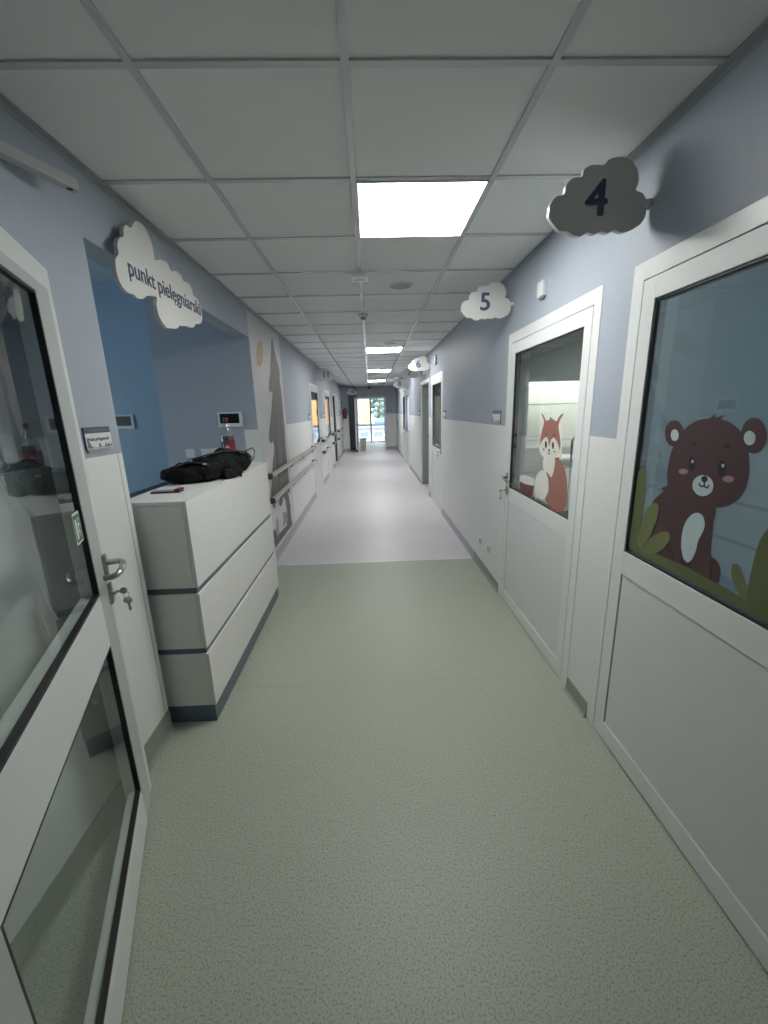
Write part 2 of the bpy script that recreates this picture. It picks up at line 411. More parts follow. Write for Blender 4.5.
B_GLL = [(1.356,1.403),(1.355,1.401),(1.356,1.4),(1.357,1.399),(1.358,1.398),(1.36,1.397),(1.361,1.397),(1.363,1.398),(1.364,1.399),(1.365,1.4),(1.366,1.402),(1.366,1.404),(1.365,1.405),(1.365,1.407),(1.363,1.408),(1.362,1.408),(1.36,1.408),(1.359,1.407),(1.357,1.406),(1.356,1.405)]
B_GLR = [(1.232,1.405),(1.232,1.403),(1.232,1.402),(1.233,1.4),(1.234,1.399),(1.236,1.399),(1.237,1.399),(1.239,1.399),(1.24,1.4),(1.241,1.402),(1.242,1.404),(1.242,1.406),(1.242,1.407),(1.241,1.409),(1.24,1.41),(1.238,1.41),(1.236,1.41),(1.235,1.409),(1.233,1.408),(1.232,1.407)]
B_CHL = [(1.374,1.366),(1.375,1.363),(1.377,1.36),(1.382,1.357),(1.387,1.355),(1.394,1.353),(1.401,1.353),(1.407,1.353),(1.412,1.354),(1.416,1.357),(1.418,1.36),(1.417,1.363),(1.415,1.366),(1.41,1.369),(1.404,1.371),(1.398,1.372),(1.391,1.373),(1.385,1.372),(1.38,1.371),(1.376,1.369)]
B_CHR = [(1.191,1.37),(1.191,1.367),(1.193,1.363),(1.197,1.361),(1.202,1.358),(1.208,1.357),(1.214,1.356),(1.22,1.357),(1.225,1.358),(1.229,1.36),(1.23,1.363),(1.23,1.367),(1.227,1.37),(1.223,1.373),(1.218,1.375),(1.212,1.377),(1.206,1.377),(1.2,1.376),(1.196,1.375),(1.192,1.373)]
B_MUZ = [(1.26,1.337),(1.26,1.326),(1.263,1.316),(1.271,1.307),(1.281,1.3),(1.294,1.295),(1.308,1.294),(1.321,1.297),(1.332,1.303),(1.341,1.311),(1.345,1.322),(1.345,1.333),(1.341,1.344),(1.332,1.353),(1.321,1.36),(1.308,1.364),(1.295,1.364),(1.282,1.361),(1.272,1.355),(1.264,1.347)]
B_NOSE = [(1.286,1.354),(1.286,1.351),(1.287,1.348),(1.289,1.345),(1.293,1.343),(1.297,1.341),(1.301,1.341),(1.305,1.342),(1.308,1.344),(1.311,1.347),(1.312,1.35),(1.312,1.353),(1.311,1.357),(1.308,1.359),(1.305,1.361),(1.301,1.363),(1.297,1.363),(1.293,1.362),(1.29,1.36),(1.287,1.357)]
B_M1 = [(1.297,1.342),(1.296,1.333),(1.301,1.326),(1.31,1.326),(1.319,1.334)]
B_M2 = [(1.296,1.333),(1.29,1.326),(1.281,1.326),(1.277,1.336)]
B_L1 = [(1.33,1.03),(1.339,1.055),(1.35,1.087)]
B_L2 = [(1.297,1.032),(1.302,1.047),(1.303,1.06)]
B_L3 = [(1.208,1.031),(1.216,1.069),(1.224,1.11)]
B_L4 = [(1.385,1.029),(1.387,1.055),(1.403,1.077),(1.43,1.087)]
B_GROUND = [(1.662,0.981),(1.668,1.029),(1.606,1.013),(1.532,1.023),(1.471,1.03),(1.407,1.032),(1.309,1.038),(1.197,1.032),(1.101,1.028),(1.071,1.035),(1.015,1.051),(0.956,1.053),(0.905,1.04),(0.89,0.97),(0.998,0.974)]
B_G1 = [(1.666,1.019),(1.66,1.127),(1.652,1.251),(1.635,1.323),(1.611,1.35),(1.591,1.339),(1.581,1.284),(1.577,1.178),(1.582,1.087),(1.59,1.013)]
B_G2 = [(1.589,1.044),(1.578,1.108),(1.562,1.172),(1.534,1.212),(1.509,1.223),(1.49,1.209),(1.49,1.162),(1.512,1.099),(1.544,1.044),(1.569,1.02)]
B_G3 = [(1.553,1.016),(1.526,1.065),(1.48,1.108),(1.439,1.13),(1.413,1.127),(1.412,1.102),(1.438,1.061),(1.477,1.028),(1.53,1.009)]
B_G4 = [(1.07,1.016),(1.078,1.08),(1.077,1.154),(1.071,1.212),(1.057,1.251),(1.04,1.263),(1.022,1.242),(1.012,1.164),(1.006,1.041)]
B_G5 = [(1.087,1.023),(1.117,1.047),(1.137,1.077),(1.142,1.108),(1.132,1.119),(1.119,1.115),(1.097,1.087),(1.074,1.045),(1.07,1.024)]
F_HEAD = [(2.663,1.557),(2.613,1.538),(2.577,1.509),(2.545,1.513),(2.516,1.519),(2.526,1.534),(2.495,1.524),(2.46,1.515),(2.426,1.509),(2.405,1.531),(2.377,1.548),(2.345,1.555),(2.374,1.528),(2.392,1.5),(2.395,1.472),(2.368,1.424),(2.353,1.383),(2.357,1.341),(2.37,1.325),(2.503,1.312),(2.631,1.299),(2.644,1.345),(2.642,1.392),(2.626,1.447),(2.605,1.493),(2.62,1.523)]
F_EARWL = [(2.657,1.553),(2.66,1.499),(2.657,1.438),(2.645,1.384),(2.627,1.454),(2.605,1.493),(2.62,1.523)]
F_EARWR = [(2.345,1.555),(2.34,1.508),(2.338,1.426),(2.328,1.309),(2.358,1.298),(2.354,1.369),(2.368,1.424),(2.395,1.472),(2.392,1.5),(2.374,1.528)]
F_FACE = [(2.644,1.345),(2.624,1.374),(2.581,1.402),(2.546,1.41),(2.523,1.392),(2.502,1.353),(2.489,1.387),(2.467,1.407),(2.442,1.411),(2.407,1.397),(2.378,1.371),(2.357,1.341),(2.369,1.318),(2.407,1.3),(2.463,1.285),(2.533,1.278),(2.601,1.29),(2.637,1.31)]
F_BODY = [(2.421,1.287),(2.383,1.303),(2.351,1.303),(2.324,1.281),(2.279,1.245),(2.248,1.194),(2.23,1.134),(2.228,1.078),(2.241,1.025),(2.282,0.995),(2.345,0.984),(2.413,0.984),(2.479,1.008),(2.51,1.025),(2.472,1.072),(2.475,1.125),(2.497,1.168),(2.539,1.204),(2.502,1.198),(2.444,1.173),(2.419,1.225)]
F_CHEST = [(2.561,1.279),(2.422,1.291),(2.409,1.263),(2.418,1.218),(2.44,1.177),(2.501,1.194),(2.558,1.205),(2.578,1.234)]
F_TAIL = [(2.539,1.2),(2.497,1.168),(2.477,1.125),(2.478,1.078),(2.503,1.038),(2.537,1.015),(2.584,1.01),(2.641,1.009),(2.651,0.986),(2.671,1.016),(2.685,1.063),(2.686,1.113),(2.658,1.159),(2.604,1.191)]
F_MUGW = [(2.967,1.098),(2.908,1.116),(2.792,1.123),(2.704,1.118),(2.702,1.081),(2.729,1.072),(2.851,1.059),(2.949,1.061),(2.971,1.07)]
F_MUGR = [(2.962,1.062),(2.851,1.059),(2.708,1.08),(2.709,1.042),(2.724,1.0),(2.793,0.986),(2.913,0.989),(2.962,1.016)]
F_GRASS = [(3.181,1.02),(3.074,1.019),(2.94,1.002),(2.771,0.99),(2.641,0.988),(2.505,0.994),(2.379,0.988),(2.298,0.993),(2.197,1.025),(2.188,0.978),(2.378,0.981),(2.661,0.984),(2.963,0.983),(3.176,0.983)]
F_EYEL = [(2.535,1.365),(2.535,1.355),(2.538,1.347),(2.544,1.342),(2.551,1.342),(2.558,1.346),(2.564,1.353),(2.567,1.363),(2.567,1.373),(2.564,1.381),(2.558,1.386),(2.551,1.386),(2.544,1.382),(2.538,1.375)]
F_EYER = [(2.435,1.368),(2.435,1.359),(2.438,1.351),(2.443,1.346),(2.449,1.346),(2.456,1.349),(2.462,1.357),(2.465,1.366),(2.465,1.375),(2.462,1.383),(2.457,1.388),(2.45,1.388),(2.443,1.385),(2.438,1.377)]
F_BL = [(2.544,1.429),(2.544,1.427),(2.548,1.425),(2.553,1.424),(2.558,1.423),(2.563,1.424),(2.567,1.426),(2.569,1.428),(2.568,1.43),(2.565,1.432),(2.56,1.433),(2.554,1.434),(2.549,1.433),(2.545,1.431)]
F_BR = [(2.43,1.43),(2.431,1.427),(2.435,1.425),(2.441,1.424),(2.447,1.423),(2.454,1.424),(2.458,1.426),(2.46,1.428),(2.459,1.431),(2.455,1.433),(2.449,1.434),(2.443,1.435),(2.437,1.434),(2.432,1.432)]
F_CL = [(2.564,1.333),(2.565,1.33),(2.57,1.327),(2.576,1.325),(2.583,1.325),(2.59,1.325),(2.595,1.327),(2.598,1.33),(2.596,1.333),(2.592,1.336),(2.586,1.338),(2.578,1.339),(2.571,1.338),(2.566,1.336)]
F_CR = [(2.407,1.333),(2.408,1.33),(2.412,1.328),(2.418,1.326),(2.424,1.325),(2.43,1.326),(2.435,1.328),(2.437,1.33),(2.436,1.333),(2.432,1.336),(2.426,1.338),(2.42,1.338),(2.414,1.338),(2.409,1.336)]
F_NS = [(2.489,1.334),(2.489,1.329),(2.491,1.325),(2.495,1.322),(2.5,1.321),(2.504,1.323),(2.508,1.327),(2.51,1.332),(2.509,1.337),(2.507,1.342),(2.503,1.344),(2.499,1.345),(2.494,1.343),(2.491,1.339)]
F_MO = [(2.524,1.313),(2.506,1.311),(2.489,1.313),(2.477,1.317)]
F_LEG = [(2.367,1.115),(2.338,1.091),(2.298,1.088),(2.262,1.103)]
M_TREE = [(5.101,2.454),(5.135,2.362),(5.229,2.232),(5.348,2.11),(5.323,1.984),(5.365,1.819),(5.368,1.59),(5.372,1.357),(5.347,1.12),(5.365,0.875),(5.365,0.688),(5.359,0.564),(5.247,0.601),(5.071,0.546),(4.951,0.601),(4.903,0.553),(4.782,0.523),(4.704,0.555),(4.691,0.614),(4.568,0.614),(4.467,0.57),(4.394,0.613),(4.368,0.685),(4.366,0.763),(4.486,0.896),(4.576,1.065),(4.693,1.183),(4.689,1.288),(4.572,1.277),(4.511,1.339),(4.555,1.424),(4.711,1.595),(4.817,1.749),(4.865,1.839),(4.748,1.827),(4.732,1.895),(4.828,2.026),(4.924,2.184),(5.011,2.345)]
M_TRUNK = [(5.034,0.629),(5.256,0.584),(5.326,0.412),(5.301,0.167),(4.997,0.199),(5.104,0.34)]
M_GROUND = [(4.329,0.258),(5.006,0.218),(5.348,0.196),(5.319,0.129),(4.323,0.16)]
M_SUN = [(4.6,2.21),(4.581,2.174),(4.553,2.139),(4.519,2.108),(4.48,2.083),(4.44,2.066),(4.401,2.058),(4.366,2.059),(4.338,2.069),(4.318,2.086),(4.307,2.111),(4.305,2.141),(4.313,2.174),(4.331,2.208),(4.356,2.241),(4.389,2.271),(4.426,2.297),(4.465,2.315),(4.504,2.326),(4.54,2.327),(4.571,2.319),(4.594,2.301),(4.607,2.276),(4.609,2.245)]
M_A1 = [(4.31,0.349),(4.362,0.354),(4.405,0.331),(4.451,0.358),(4.46,0.315),(4.47,0.239),(4.415,0.215),(4.334,0.18),(4.304,0.231)]
M_A2 = [(4.505,0.436),(4.552,0.439),(4.572,0.387),(4.57,0.314),(4.564,0.231),(4.523,0.201),(4.505,0.27),(4.482,0.38)]
M_A3 = [(4.842,0.423),(4.895,0.426),(4.913,0.394),(4.99,0.409),(5.071,0.377),(5.089,0.314),(5.011,0.289),(4.949,0.249),(4.919,0.28),(4.844,0.256),(4.806,0.289),(4.854,0.342)]
M_A4 = [(5.217,0.198),(5.309,0.196),(5.339,0.164),(5.318,0.145),(5.209,0.152)]

# ================================================================ SETTING
PZ = 1.450          # height of the white wainscot
WT = 0.13           # wall thickness
WXR = 1.0855         # plaster plane of the right wall (door faces stand 9 mm proud)

# floors
mb = MB(); mb.box((-4.4, -3.2, -0.12), (4.8, 4.19, 0.0)); struct('floor', mb, 'floor_green')
mb = MB(); mb.box((-4.6, 4.19, -0.12), (4.8, 21.6, 0.0)); struct('floor_corridor_end', mb, 'floor_grey')
mb = MB(); mb.box((-1.0, 4.184, 0.0), (1.05, 4.198, 0.0015)); struct('trim_1', mb, 'seam')
mb = MB(); mb.box((-0.86, 2.160, 0.0), (1.06, 2.164, 0.0006)); struct('trim_2', mb, 'seam_fine')

# corridor ceiling: tiles on an exposed grid
mb = MB(); mb.box((-1.228, -3.2, H), (4.8, 21.6, 2.75)); mb.box((-4.6, 4.75, H), (-1.228, 21.6, 2.75))
struct('ceiling', mb, 'ceiling_tile')
mb = MB(); mb.box((-4.6, -3.2, 2.92), (-1.228, 4.75, 3.1)); struct('ceiling_nurse_station', mb, 'nook_ceiling')
mb = MB()
GX = [-0.637, -0.037, 0.563]
gys = [1.4317 + 0.6 * k for k in range(-7, 27)]
for x in GX: mb.box((x - 0.012, -3.1, H - 0.007), (x + 0.012, 17.5, H))
for y in gys: mb.box((XL, y - 0.012, H - 0.0065), (WXR, y + 0.012, H))
struct('ceiling_grid', mb, 'grid')
mb = MB()
mb.box((XL, 0.3, H - 0.026), (XL + 0.0025, 17.0, H)); mb.box((XL, 0.3, H - 0.007), (XL + 0.024, 17.0, H - 0.004))
struct('trim_3', mb, 'angle')
mb = MB()
mb.box((WXR - 0.0025, 0.3, H - 0.026), (WXR, 17.5, H)); mb.box((WXR - 0.024, 0.3, H - 0.007), (WXR, 17.5, H - 0.004))
struct('trim_4', mb, 'angle')

def two_tone(mb, a, b):
    """wall block: white wall covering up to 1.455 m, lilac blue paint above"""
    if b[2] <= PZ or a[2] >= PZ:
        mb.box(a, b, 'wall_white' if b[2] <= PZ else 'wall_blue')
    else:
        mb.box(a, (b[0], b[1], PZ), 'wall_white')
        mb.box((a[0], a[1], PZ), b, 'wall_blue')

def wall_run(name, x0, x1, ops, y0, y1):
    """ops: (ya, yb, ztop) openings"""
    mb = MB(); y = y0
    for ya, yb, zt in ops:
        if ya > y: two_tone(mb, (x0, y, 0), (x1, ya, H))
        mb.box((x0, ya, zt), (x1, yb, H), 'wall_blue')
        y = yb
    if y < y1: two_tone(mb, (x0, y, 0), (x1, y1, H))
    return struct(name, mb)

OPR = [(0.492, 1.792, 2.129), (2.022, 3.318, 2.127), (6.25, 7.42, 2.14), (7.66, 8.93, 2.14), (11.5, 12.62, 2.14), (12.76, 13.88, 2.14)]
OPL = [(1.85, 4.10, 2.29), (7.86, 9.10, 2.13), (10.40, 11.68, 2.13), (12.50, 13.62, 2.13)]
wall_run('wall_right', WXR, WXR + WT + 0.02, OPR, -3.2, 17.5)
wall_run('wall_left', XL - WT, XL, OPL, -3.2, 17.6)

# thin vertical joints of the white wall covering
mb = MB()
mb.box((XL, 1.815, 0.12), (XL + 0.0012, 1.8175, PZ + 0.0))
struct('trim_5', mb, 'angle')

# skirtings
def skirt(name, side, x, runs, m, h):
    mb = MB()
    for ya, yb in runs:
        fn = lambda u, v, d: (x - side * u, d, v)
        mb.prism([(0, 0), (0.022, 0), (0.012, 0.008), (0.006, 0.02), (0.004, h), (0, h)], fn, ya, yb)
    return struct(name, mb, m)
skirt('baseboard_right', 1, WXR, [(1.794, 2.02), (3.32, 4.19)], 'base_green', 0.085)
skirt('baseboard_right_far', 1, WXR, [(4.19, 6.25), (7.42, 7.66), (8.93, 11.5), (12.62, 12.76), (13.88, 17.5)], 'base_grey', 0.085)
skirt('baseboard_left', -1, XL, [(0.3, 1.85)], 'base_green', 0.125)
skirt('baseboard_left_far', -1, XL, [(4.10, 7.86), (9.10, 10.40), (11.68, 12.50), (13.62, 17.0)], 'base_grey', 0.10)

# rear: doorway the camera stands in, closed corridor behind it
mb = MB()
mb.box((XL, 0.26, 0), (-0.66, 0.36, H)); mb.box((-0.66, 0.26, 2.14), (WXR, 0.36, H))
mb.box((-1.228, -3.3, 0), (4.8, -3.2, 2.75))
struct('wall_front', mb, 'wall_blue')

# far end
mb = MB()
two_tone(mb, (XL, 17.0, 0), (-0.865, 17.6, H))
mb.box((-0.865, 17.5, 0), (-0.52, 17.6, H), 'deep_blue')
mb.box((-0.52, 17.5, 2.12), (0.64, 17.6, H), 'wall_blue')
two_tone(mb, (0.64, 17.5, 0), (WXR + WT, 17.6, H))
struct('wall_back', mb)
mb = MB()
mb.box((-0.87, 17.6, 0), (-0.78, 21.4, H)); mb.box((0.88, 17.6, 0), (0.97, 21.4, H))
mb.box((-0.87, 21.3, 2.22), (0.97, 21.42, H)); mb.box((-0.87, 21.3, 0), (-0.66, 21.42, 2.22)); mb.box((0.77, 21.3, 0), (0.97, 21.42, 2.22))
struct('wall_vestibule', mb, 'wall_blue')
mb = MB()
mb.box((0.64, 17.484, 0), (WXR, 17.5, 0.10)); mb.box((XL, 16.985, 0), (-0.865, 17.0, 0.10))
struct('baseboard_back', mb, 'base_grey')

# glazed end door: window_1
def window(name, x0, x1, y, z0, z1, mull, trans, wd=0.05, m='frame_white'):
    mb = MB()
    mb.box((x0, y, z0), (x0 + wd, y + 0.07, z1)); mb.box((x1 - wd, y, z0), (x1, y + 0.07, z1))
    mb.box((x0 + wd, y, z0), (x1 - wd, y + 0.07, z0 + wd)); mb.box((x0 + wd, y, z1 - wd), (x1 - wd, y + 0.07, z1))
    for mx in mull: mb.box((mx - 0.045, y, z0 + wd), (mx + 0.045, y + 0.07, z1 - wd))
    r = struct(name, mb, m)
    if trans:
        b = MB(); xs = [x0 + wd] + [v for mx in mull for v in (mx - 0.045, mx + 0.045)] + [x1 - wd]
        for i in range(0, len(xs), 2): b.box((xs[i], y, trans - 0.03), (xs[i + 1], y + 0.07, trans + 0.03))
        b.build('transom', m, r)
    g = MB(); g.box((x0 + wd, y + 0.03, z0 + wd), (x1 - wd, y + 0.036, z1 - wd)); g.build('glass_pane', 'glass', r)
    return r
window('window_1', -0.66, 0.77, 21.3, 0.0, 2.22, [0.04], 0.86)

# rooms behind the right wall
mb = MB()
mb.box((4.6, -3.2, 0), (4.7, -0.4, H)); mb.box((4.6, -0.4, 0), (4.7, 1.5, 0.8)); mb.box((4.6, -0.4, 2.3), (4.7, 1.5, H)); mb.box((4.6, 1.5, 0), (4.7, 17.6, H))
mb.box((WXR + WT + 0.02, 17.5, 0), (1.35, 17.6, H)); mb.box((1.35, 17.5, 2.2), (3.4, 17.6, H)); mb.box((3.4, 17.5, 0), (4.7, 17.6, H))
struct('wall_rooms_right', mb, 'room_pale')
mb = MB(); mb.box((1.242, 1.86, 0), (4.6, 1.96, H)); mb.box((1.242, -0.65, 0), (4.6, -0.6, H)); struct('wall_room_four', mb, 'room_blue')
mb = MB(); mb.box((1.242, 6.10, 0), (4.6, 6.16, H), 'tile')
mb.box((1.242, 5.1, 0), (1.90, 6.10, H), 'green_grey')
for z in (0.62, 1.10, 1.62): mb.box((1.90, 6.094, z), (4.6, 6.10, z + 0.008), 'angle')
struct('wall_room_five', mb)
mb = MB(); mb.box((1.90, 5.62, 1.915), (4.6, 5.70, H)); mb.box((1.90, 5.70, 1.99), (4.6, 6.10, H)); struct('trim_7', mb, 'green_grey')
mb = MB(); mb.box((1.242, 7.52, 0), (4.6, 7.6, H)); mb.box((1.242, 9.3, 0), (4.6, 9.4, H)); mb.box((2.6, 7.6, 0), (2.7, 9.3, H)); mb.box((1.9, 6.16, 0), (2.0, 7.52, H))
struct('wall_rooms_six_seven', mb, 'green_grey')
window('window_2', 1.35, 3.4, 17.52, 0.0, 2.2, [2.37], 0.9)
def window_x(name, x, y0, y1, z0, z1, mull):
    mb = MB(); w = 0.05
    mb.box((x, y0, z0), (x + 0.07, y0 + w, z1)); mb.box((x, y1 - w, z0), (x + 0.07, y1, z1)); mb.box((x, y0, z0), (x + 0.07, y1, z0 + w)); mb.box((x, y0, z1 - w), (x + 0.07, y1, z1))
    for m_ in mull: mb.box((x, m_ - 0.03, z0), (x + 0.07, m_ + 0.03, z1))
    r = struct(name, mb, 'frame_white')
    g = MB(); g.box((x + 0.03, y0 + w, z0 + w), (x + 0.036, y1 - w, z1 - w)); g.build('glass_pane', 'glass', r)
window_x('window_3', 4.615, -0.4, 1.5, 0.8, 2.3, [0.55])

# nurse station behind the left opening
mb = MB()
mb.box((-2.0, 4.1, 0), (XL - WT, 4.75, 2.92), 'wall_blue')
struct('wall_nurse_station_side', mb)
mb = MB()
mb.box((-4.4, 4.62, 0), (-2.0, 4.75, 2.92))
mb.box((-4.4, 0.5, 0), (XL - WT, 0.6, 2.92))
mb.box((-4.4, 0.6, 0), (-4.3, 1.5, 2.92)); mb.box((-4.4, 3.3, 0), (-4.3, 4.62, 2.92)); mb.box((-4.4, 1.5, 0), (-4.3, 3.3, 0.9)); mb.box((-4.4, 1.5, 2.2), (-4.3, 3.3, 2.92))
struct('wall_nurse_station', mb, 'nook_blue')
mb = MB(); mb.box((XL - WT, -3.2, H), (XL - WT + 0.02, 4.75, 2.92)); struct('wall_nurse_station_upstand', mb, 'nook_ceiling')
window_x('window_4', -4.385, 1.5, 3.3, 0.9, 2.2, [2.4])
# white end of the wainscot on the pier beside the opening
mb = MB(); mb.box((XL - WT, 4.097, 0), (XL, 4.10, PZ), 'wall_white'); struct('trim_6', mb)

# rooms behind the left wall
mb = MB()
mb.box((-4.6, 4.75, 0), (-4.5, 17.6, H)); mb.box((-4.5, 7.0, 0), (XL - WT, 7.1, H))
mb.box((-4.5, 17.5, 0), (-3.4, 17.6, H)); mb.box((-1.5, 17.5, 0), (XL - WT, 17.6, H)); mb.box((-3.4, 17.5, 2.08), (-1.5, 17.6, H))
struct('wall_rooms_left', mb, 'room_pale')
window('window_5', -3.4, -1.5, 17.52, 0.0, 2.08, [-2.45], 0.9)

# ---------------------------------------------------------------- outdoors beyond the windows
mb = MB(); mb.box((-40, 21.5, -6.2), (40, 120, -6.0)); mb.box((-5, 21.42, -0.25), (5, 22.6, -0.05))
struct('ground', mb, 'ground')
def building(label, x0, x1, y, z1, m, wins, pane='outdoor_pane', roof=True, z0=-6.0):
    r = empty('building', ((x0 + x1) / 2, y, z0), label=label, cat='building')
    b = MB(); b.box((x0, y, z0), (x1, y + 3, z1)); b.build('wall', m, r)
    if roof:
        b = MB(); b.box((x0 - 0.3, y - 0.3, z1), (x1 + 0.3, y + 3.3, z1 + 0.25)); b.build('roof', 'outdoor_white', r)
    for (wx, wz, ww, wh) in wins:
        b = MB(); b.box((wx, y - 0.02, wz), (wx + ww, y + 0.05, wz + wh)); b.build('window', pane, r)
    return r
building('yellow rendered house seen through the left pane of the corridor end window', -1.0, 0.02, 45, 9, 'yellow_render', [])
building('lilac white house left of the yellow one through the end window', -4.6, -1.3, 52, 9, 'lilac_render', [])
building('low white building with window rows below the yellow house', -6, 6, 38, 0.05, 'outdoor_white',
         [(-2.2 + i * 1.25, z, 0.75, 0.42) for i in range(5) for z in (-0.75, -1.6, -2.5)])
building('orange sunlit house right of the trees, mirrored in the glass of the door marked 11', 2.5, 6.3, 46, 9, 'orange_render', [(3.3, 1.2, 0.35, 0.7), (4.4, 2.6, 0.35, 0.7)])
rr = empty('shed', (1.2, 43.5, -6), label='long blue roofed shed under the trees beyond the end window', cat='shed')
b = MB(); b.box((0.5, 42.4, -6), (1.9, 44.4, -0.1)); b.build('wall', 'outdoor_white', rr)
b = MB(); b.prism([(42.2, -0.1), (44.6, -0.1), (44.6, 0.65), (43.4, 0.8), (42.2, 0.5)], lambda u, v, d: (d, u, v), 0.4, 2.0); b.build('roof', 'blue_roof', rr)
for i, (tx, ty, th, lab) in enumerate([(1.15, 58, 6.2, 'left of the two pale green trees beyond the end window'), (2.9, 64, 6.6, 'right of the two pale green trees beyond the end window')]):
    t = empty('tree', (tx, ty, -6), label=lab, cat='tree')
    b = MB(); b.tube([(tx, ty, -6), (tx + 0.05, ty, -2), (tx, ty, th - 2)], [0.25, 0.2, 0.08], n=8); b.build('trunk', 'bark', t)
    b = MB()
    for k in range(60):
        a = rnd.uniform(0, 2 * PI); e = rnd.uniform(-1, 1); rr_ = 1.7 * rnd.uniform(0.3, 1) * math.sqrt(max(0.05, 1 - e * e * 0.8))
        c = Vector((tx + rr_ * math.cos(a), ty + rr_ * math.sin(a), th - 2.6 + 3.0 * e))
        n0 = len(b.bm.verts)
        r0 = bmesh.ops.create_icosphere(b.bm, subdivisions=1, radius=rnd.uniform(0.35, 0.6))
        for v in r0['verts']: v.co = v.co * rnd.uniform(0.85, 1.15) + c
    b.build('crown', 'leafy', t)
r = empty('railing', (0, 22.45, -0.05), label='thin white balcony railing outside the corridor end window', cat='railing')
b = MB(); b.box((-4, 22.42, 0.86), (4, 22.46, 0.91)); b.box((-4, 22.42, 0.08), (4, 22.46, 0.11)); b.build('rail', 'outdoor_white', r)
for sx in (-3.9, -1.3, 1.3, 3.9):
    b = MB(); b.box((sx - 0.02, 22.42, -0.05), (sx + 0.02, 22.46, 0.86)); b.build('post', 'outdoor_white', r)
b = MB()
for i in range(60): b.box((-3.95 + i * 0.134 - 0.006, 22.434, 0.11), (-3.95 + i * 0.134 + 0.006, 22.446, 0.86))
tag(b.build('baluster_infill', 'outdoor_white', r), kind='stuff')

# ================================================================ DOORS
def handle(parent, side, x, y, z, dirn, key=False, cyl=True):
    """round-tube lever on a narrow rose, pointing along dirn (+1/-1 in Y); side=+1 for the right wall"""
    X = lambda d: x - side * d
    b = MB(); b.box((X(0), y - 0.017, z - 0.045), (X(0.009), y + 0.017, z + 0.045), bev=0.003)
    b.tube([(X(0.005), y, z + 0.008), (X(0.038), y, z + 0.008), (X(0.050), y + dirn * 0.012, z + 0.008), (X(0.052), y + dirn * 0.05, z + 0.006), (X(0.052), y + dirn * 0.105, z + 0.002), (X(0.046), y + dirn * 0.122, z), (X(0.028), y + dirn * 0.126, z)], 0.009, n=10)
    b.build('door_handle', 'steel', parent)
    if cyl:
        b = MB(); zc = z - 0.095
        b.box((X(0), y - 0.017, zc - 0.035), (X(0.009), y + 0.017, zc + 0.035), bev=0.003)
        b.lathe([(0, 0), (0.009, 0), (0.009, 0.02), (0, 0.02)], (X(0.0), y, zc), M4=Matrix.Rotation(-side * PI / 2, 4, 'Y'), n=14)
        b.build('lock_escutcheon', 'steel', parent)
        if key:
            b = MB()
            b.box((X(0.02), y - 0.002, zc - 0.004), (X(0.042), y + 0.002, zc + 0.004))
            b.lathe([(0, 0), (0.013, 0), (0.013, 0.003), (0, 0.003)], (X(0.05), y - 0.0015, zc), axis='Y', n=14)
            b.box((X(0.047), y - 0.001, zc - 0.055), (X(0.053), y + 0.001, zc - 0.012))
            b.lathe([(0, 0), (0.012, 0), (0.012, 0.003), (0, 0.003)], (X(0.05), y - 0.0015, zc - 0.062), axis='Y', n=14)
            b.build('key', 'brass', parent)

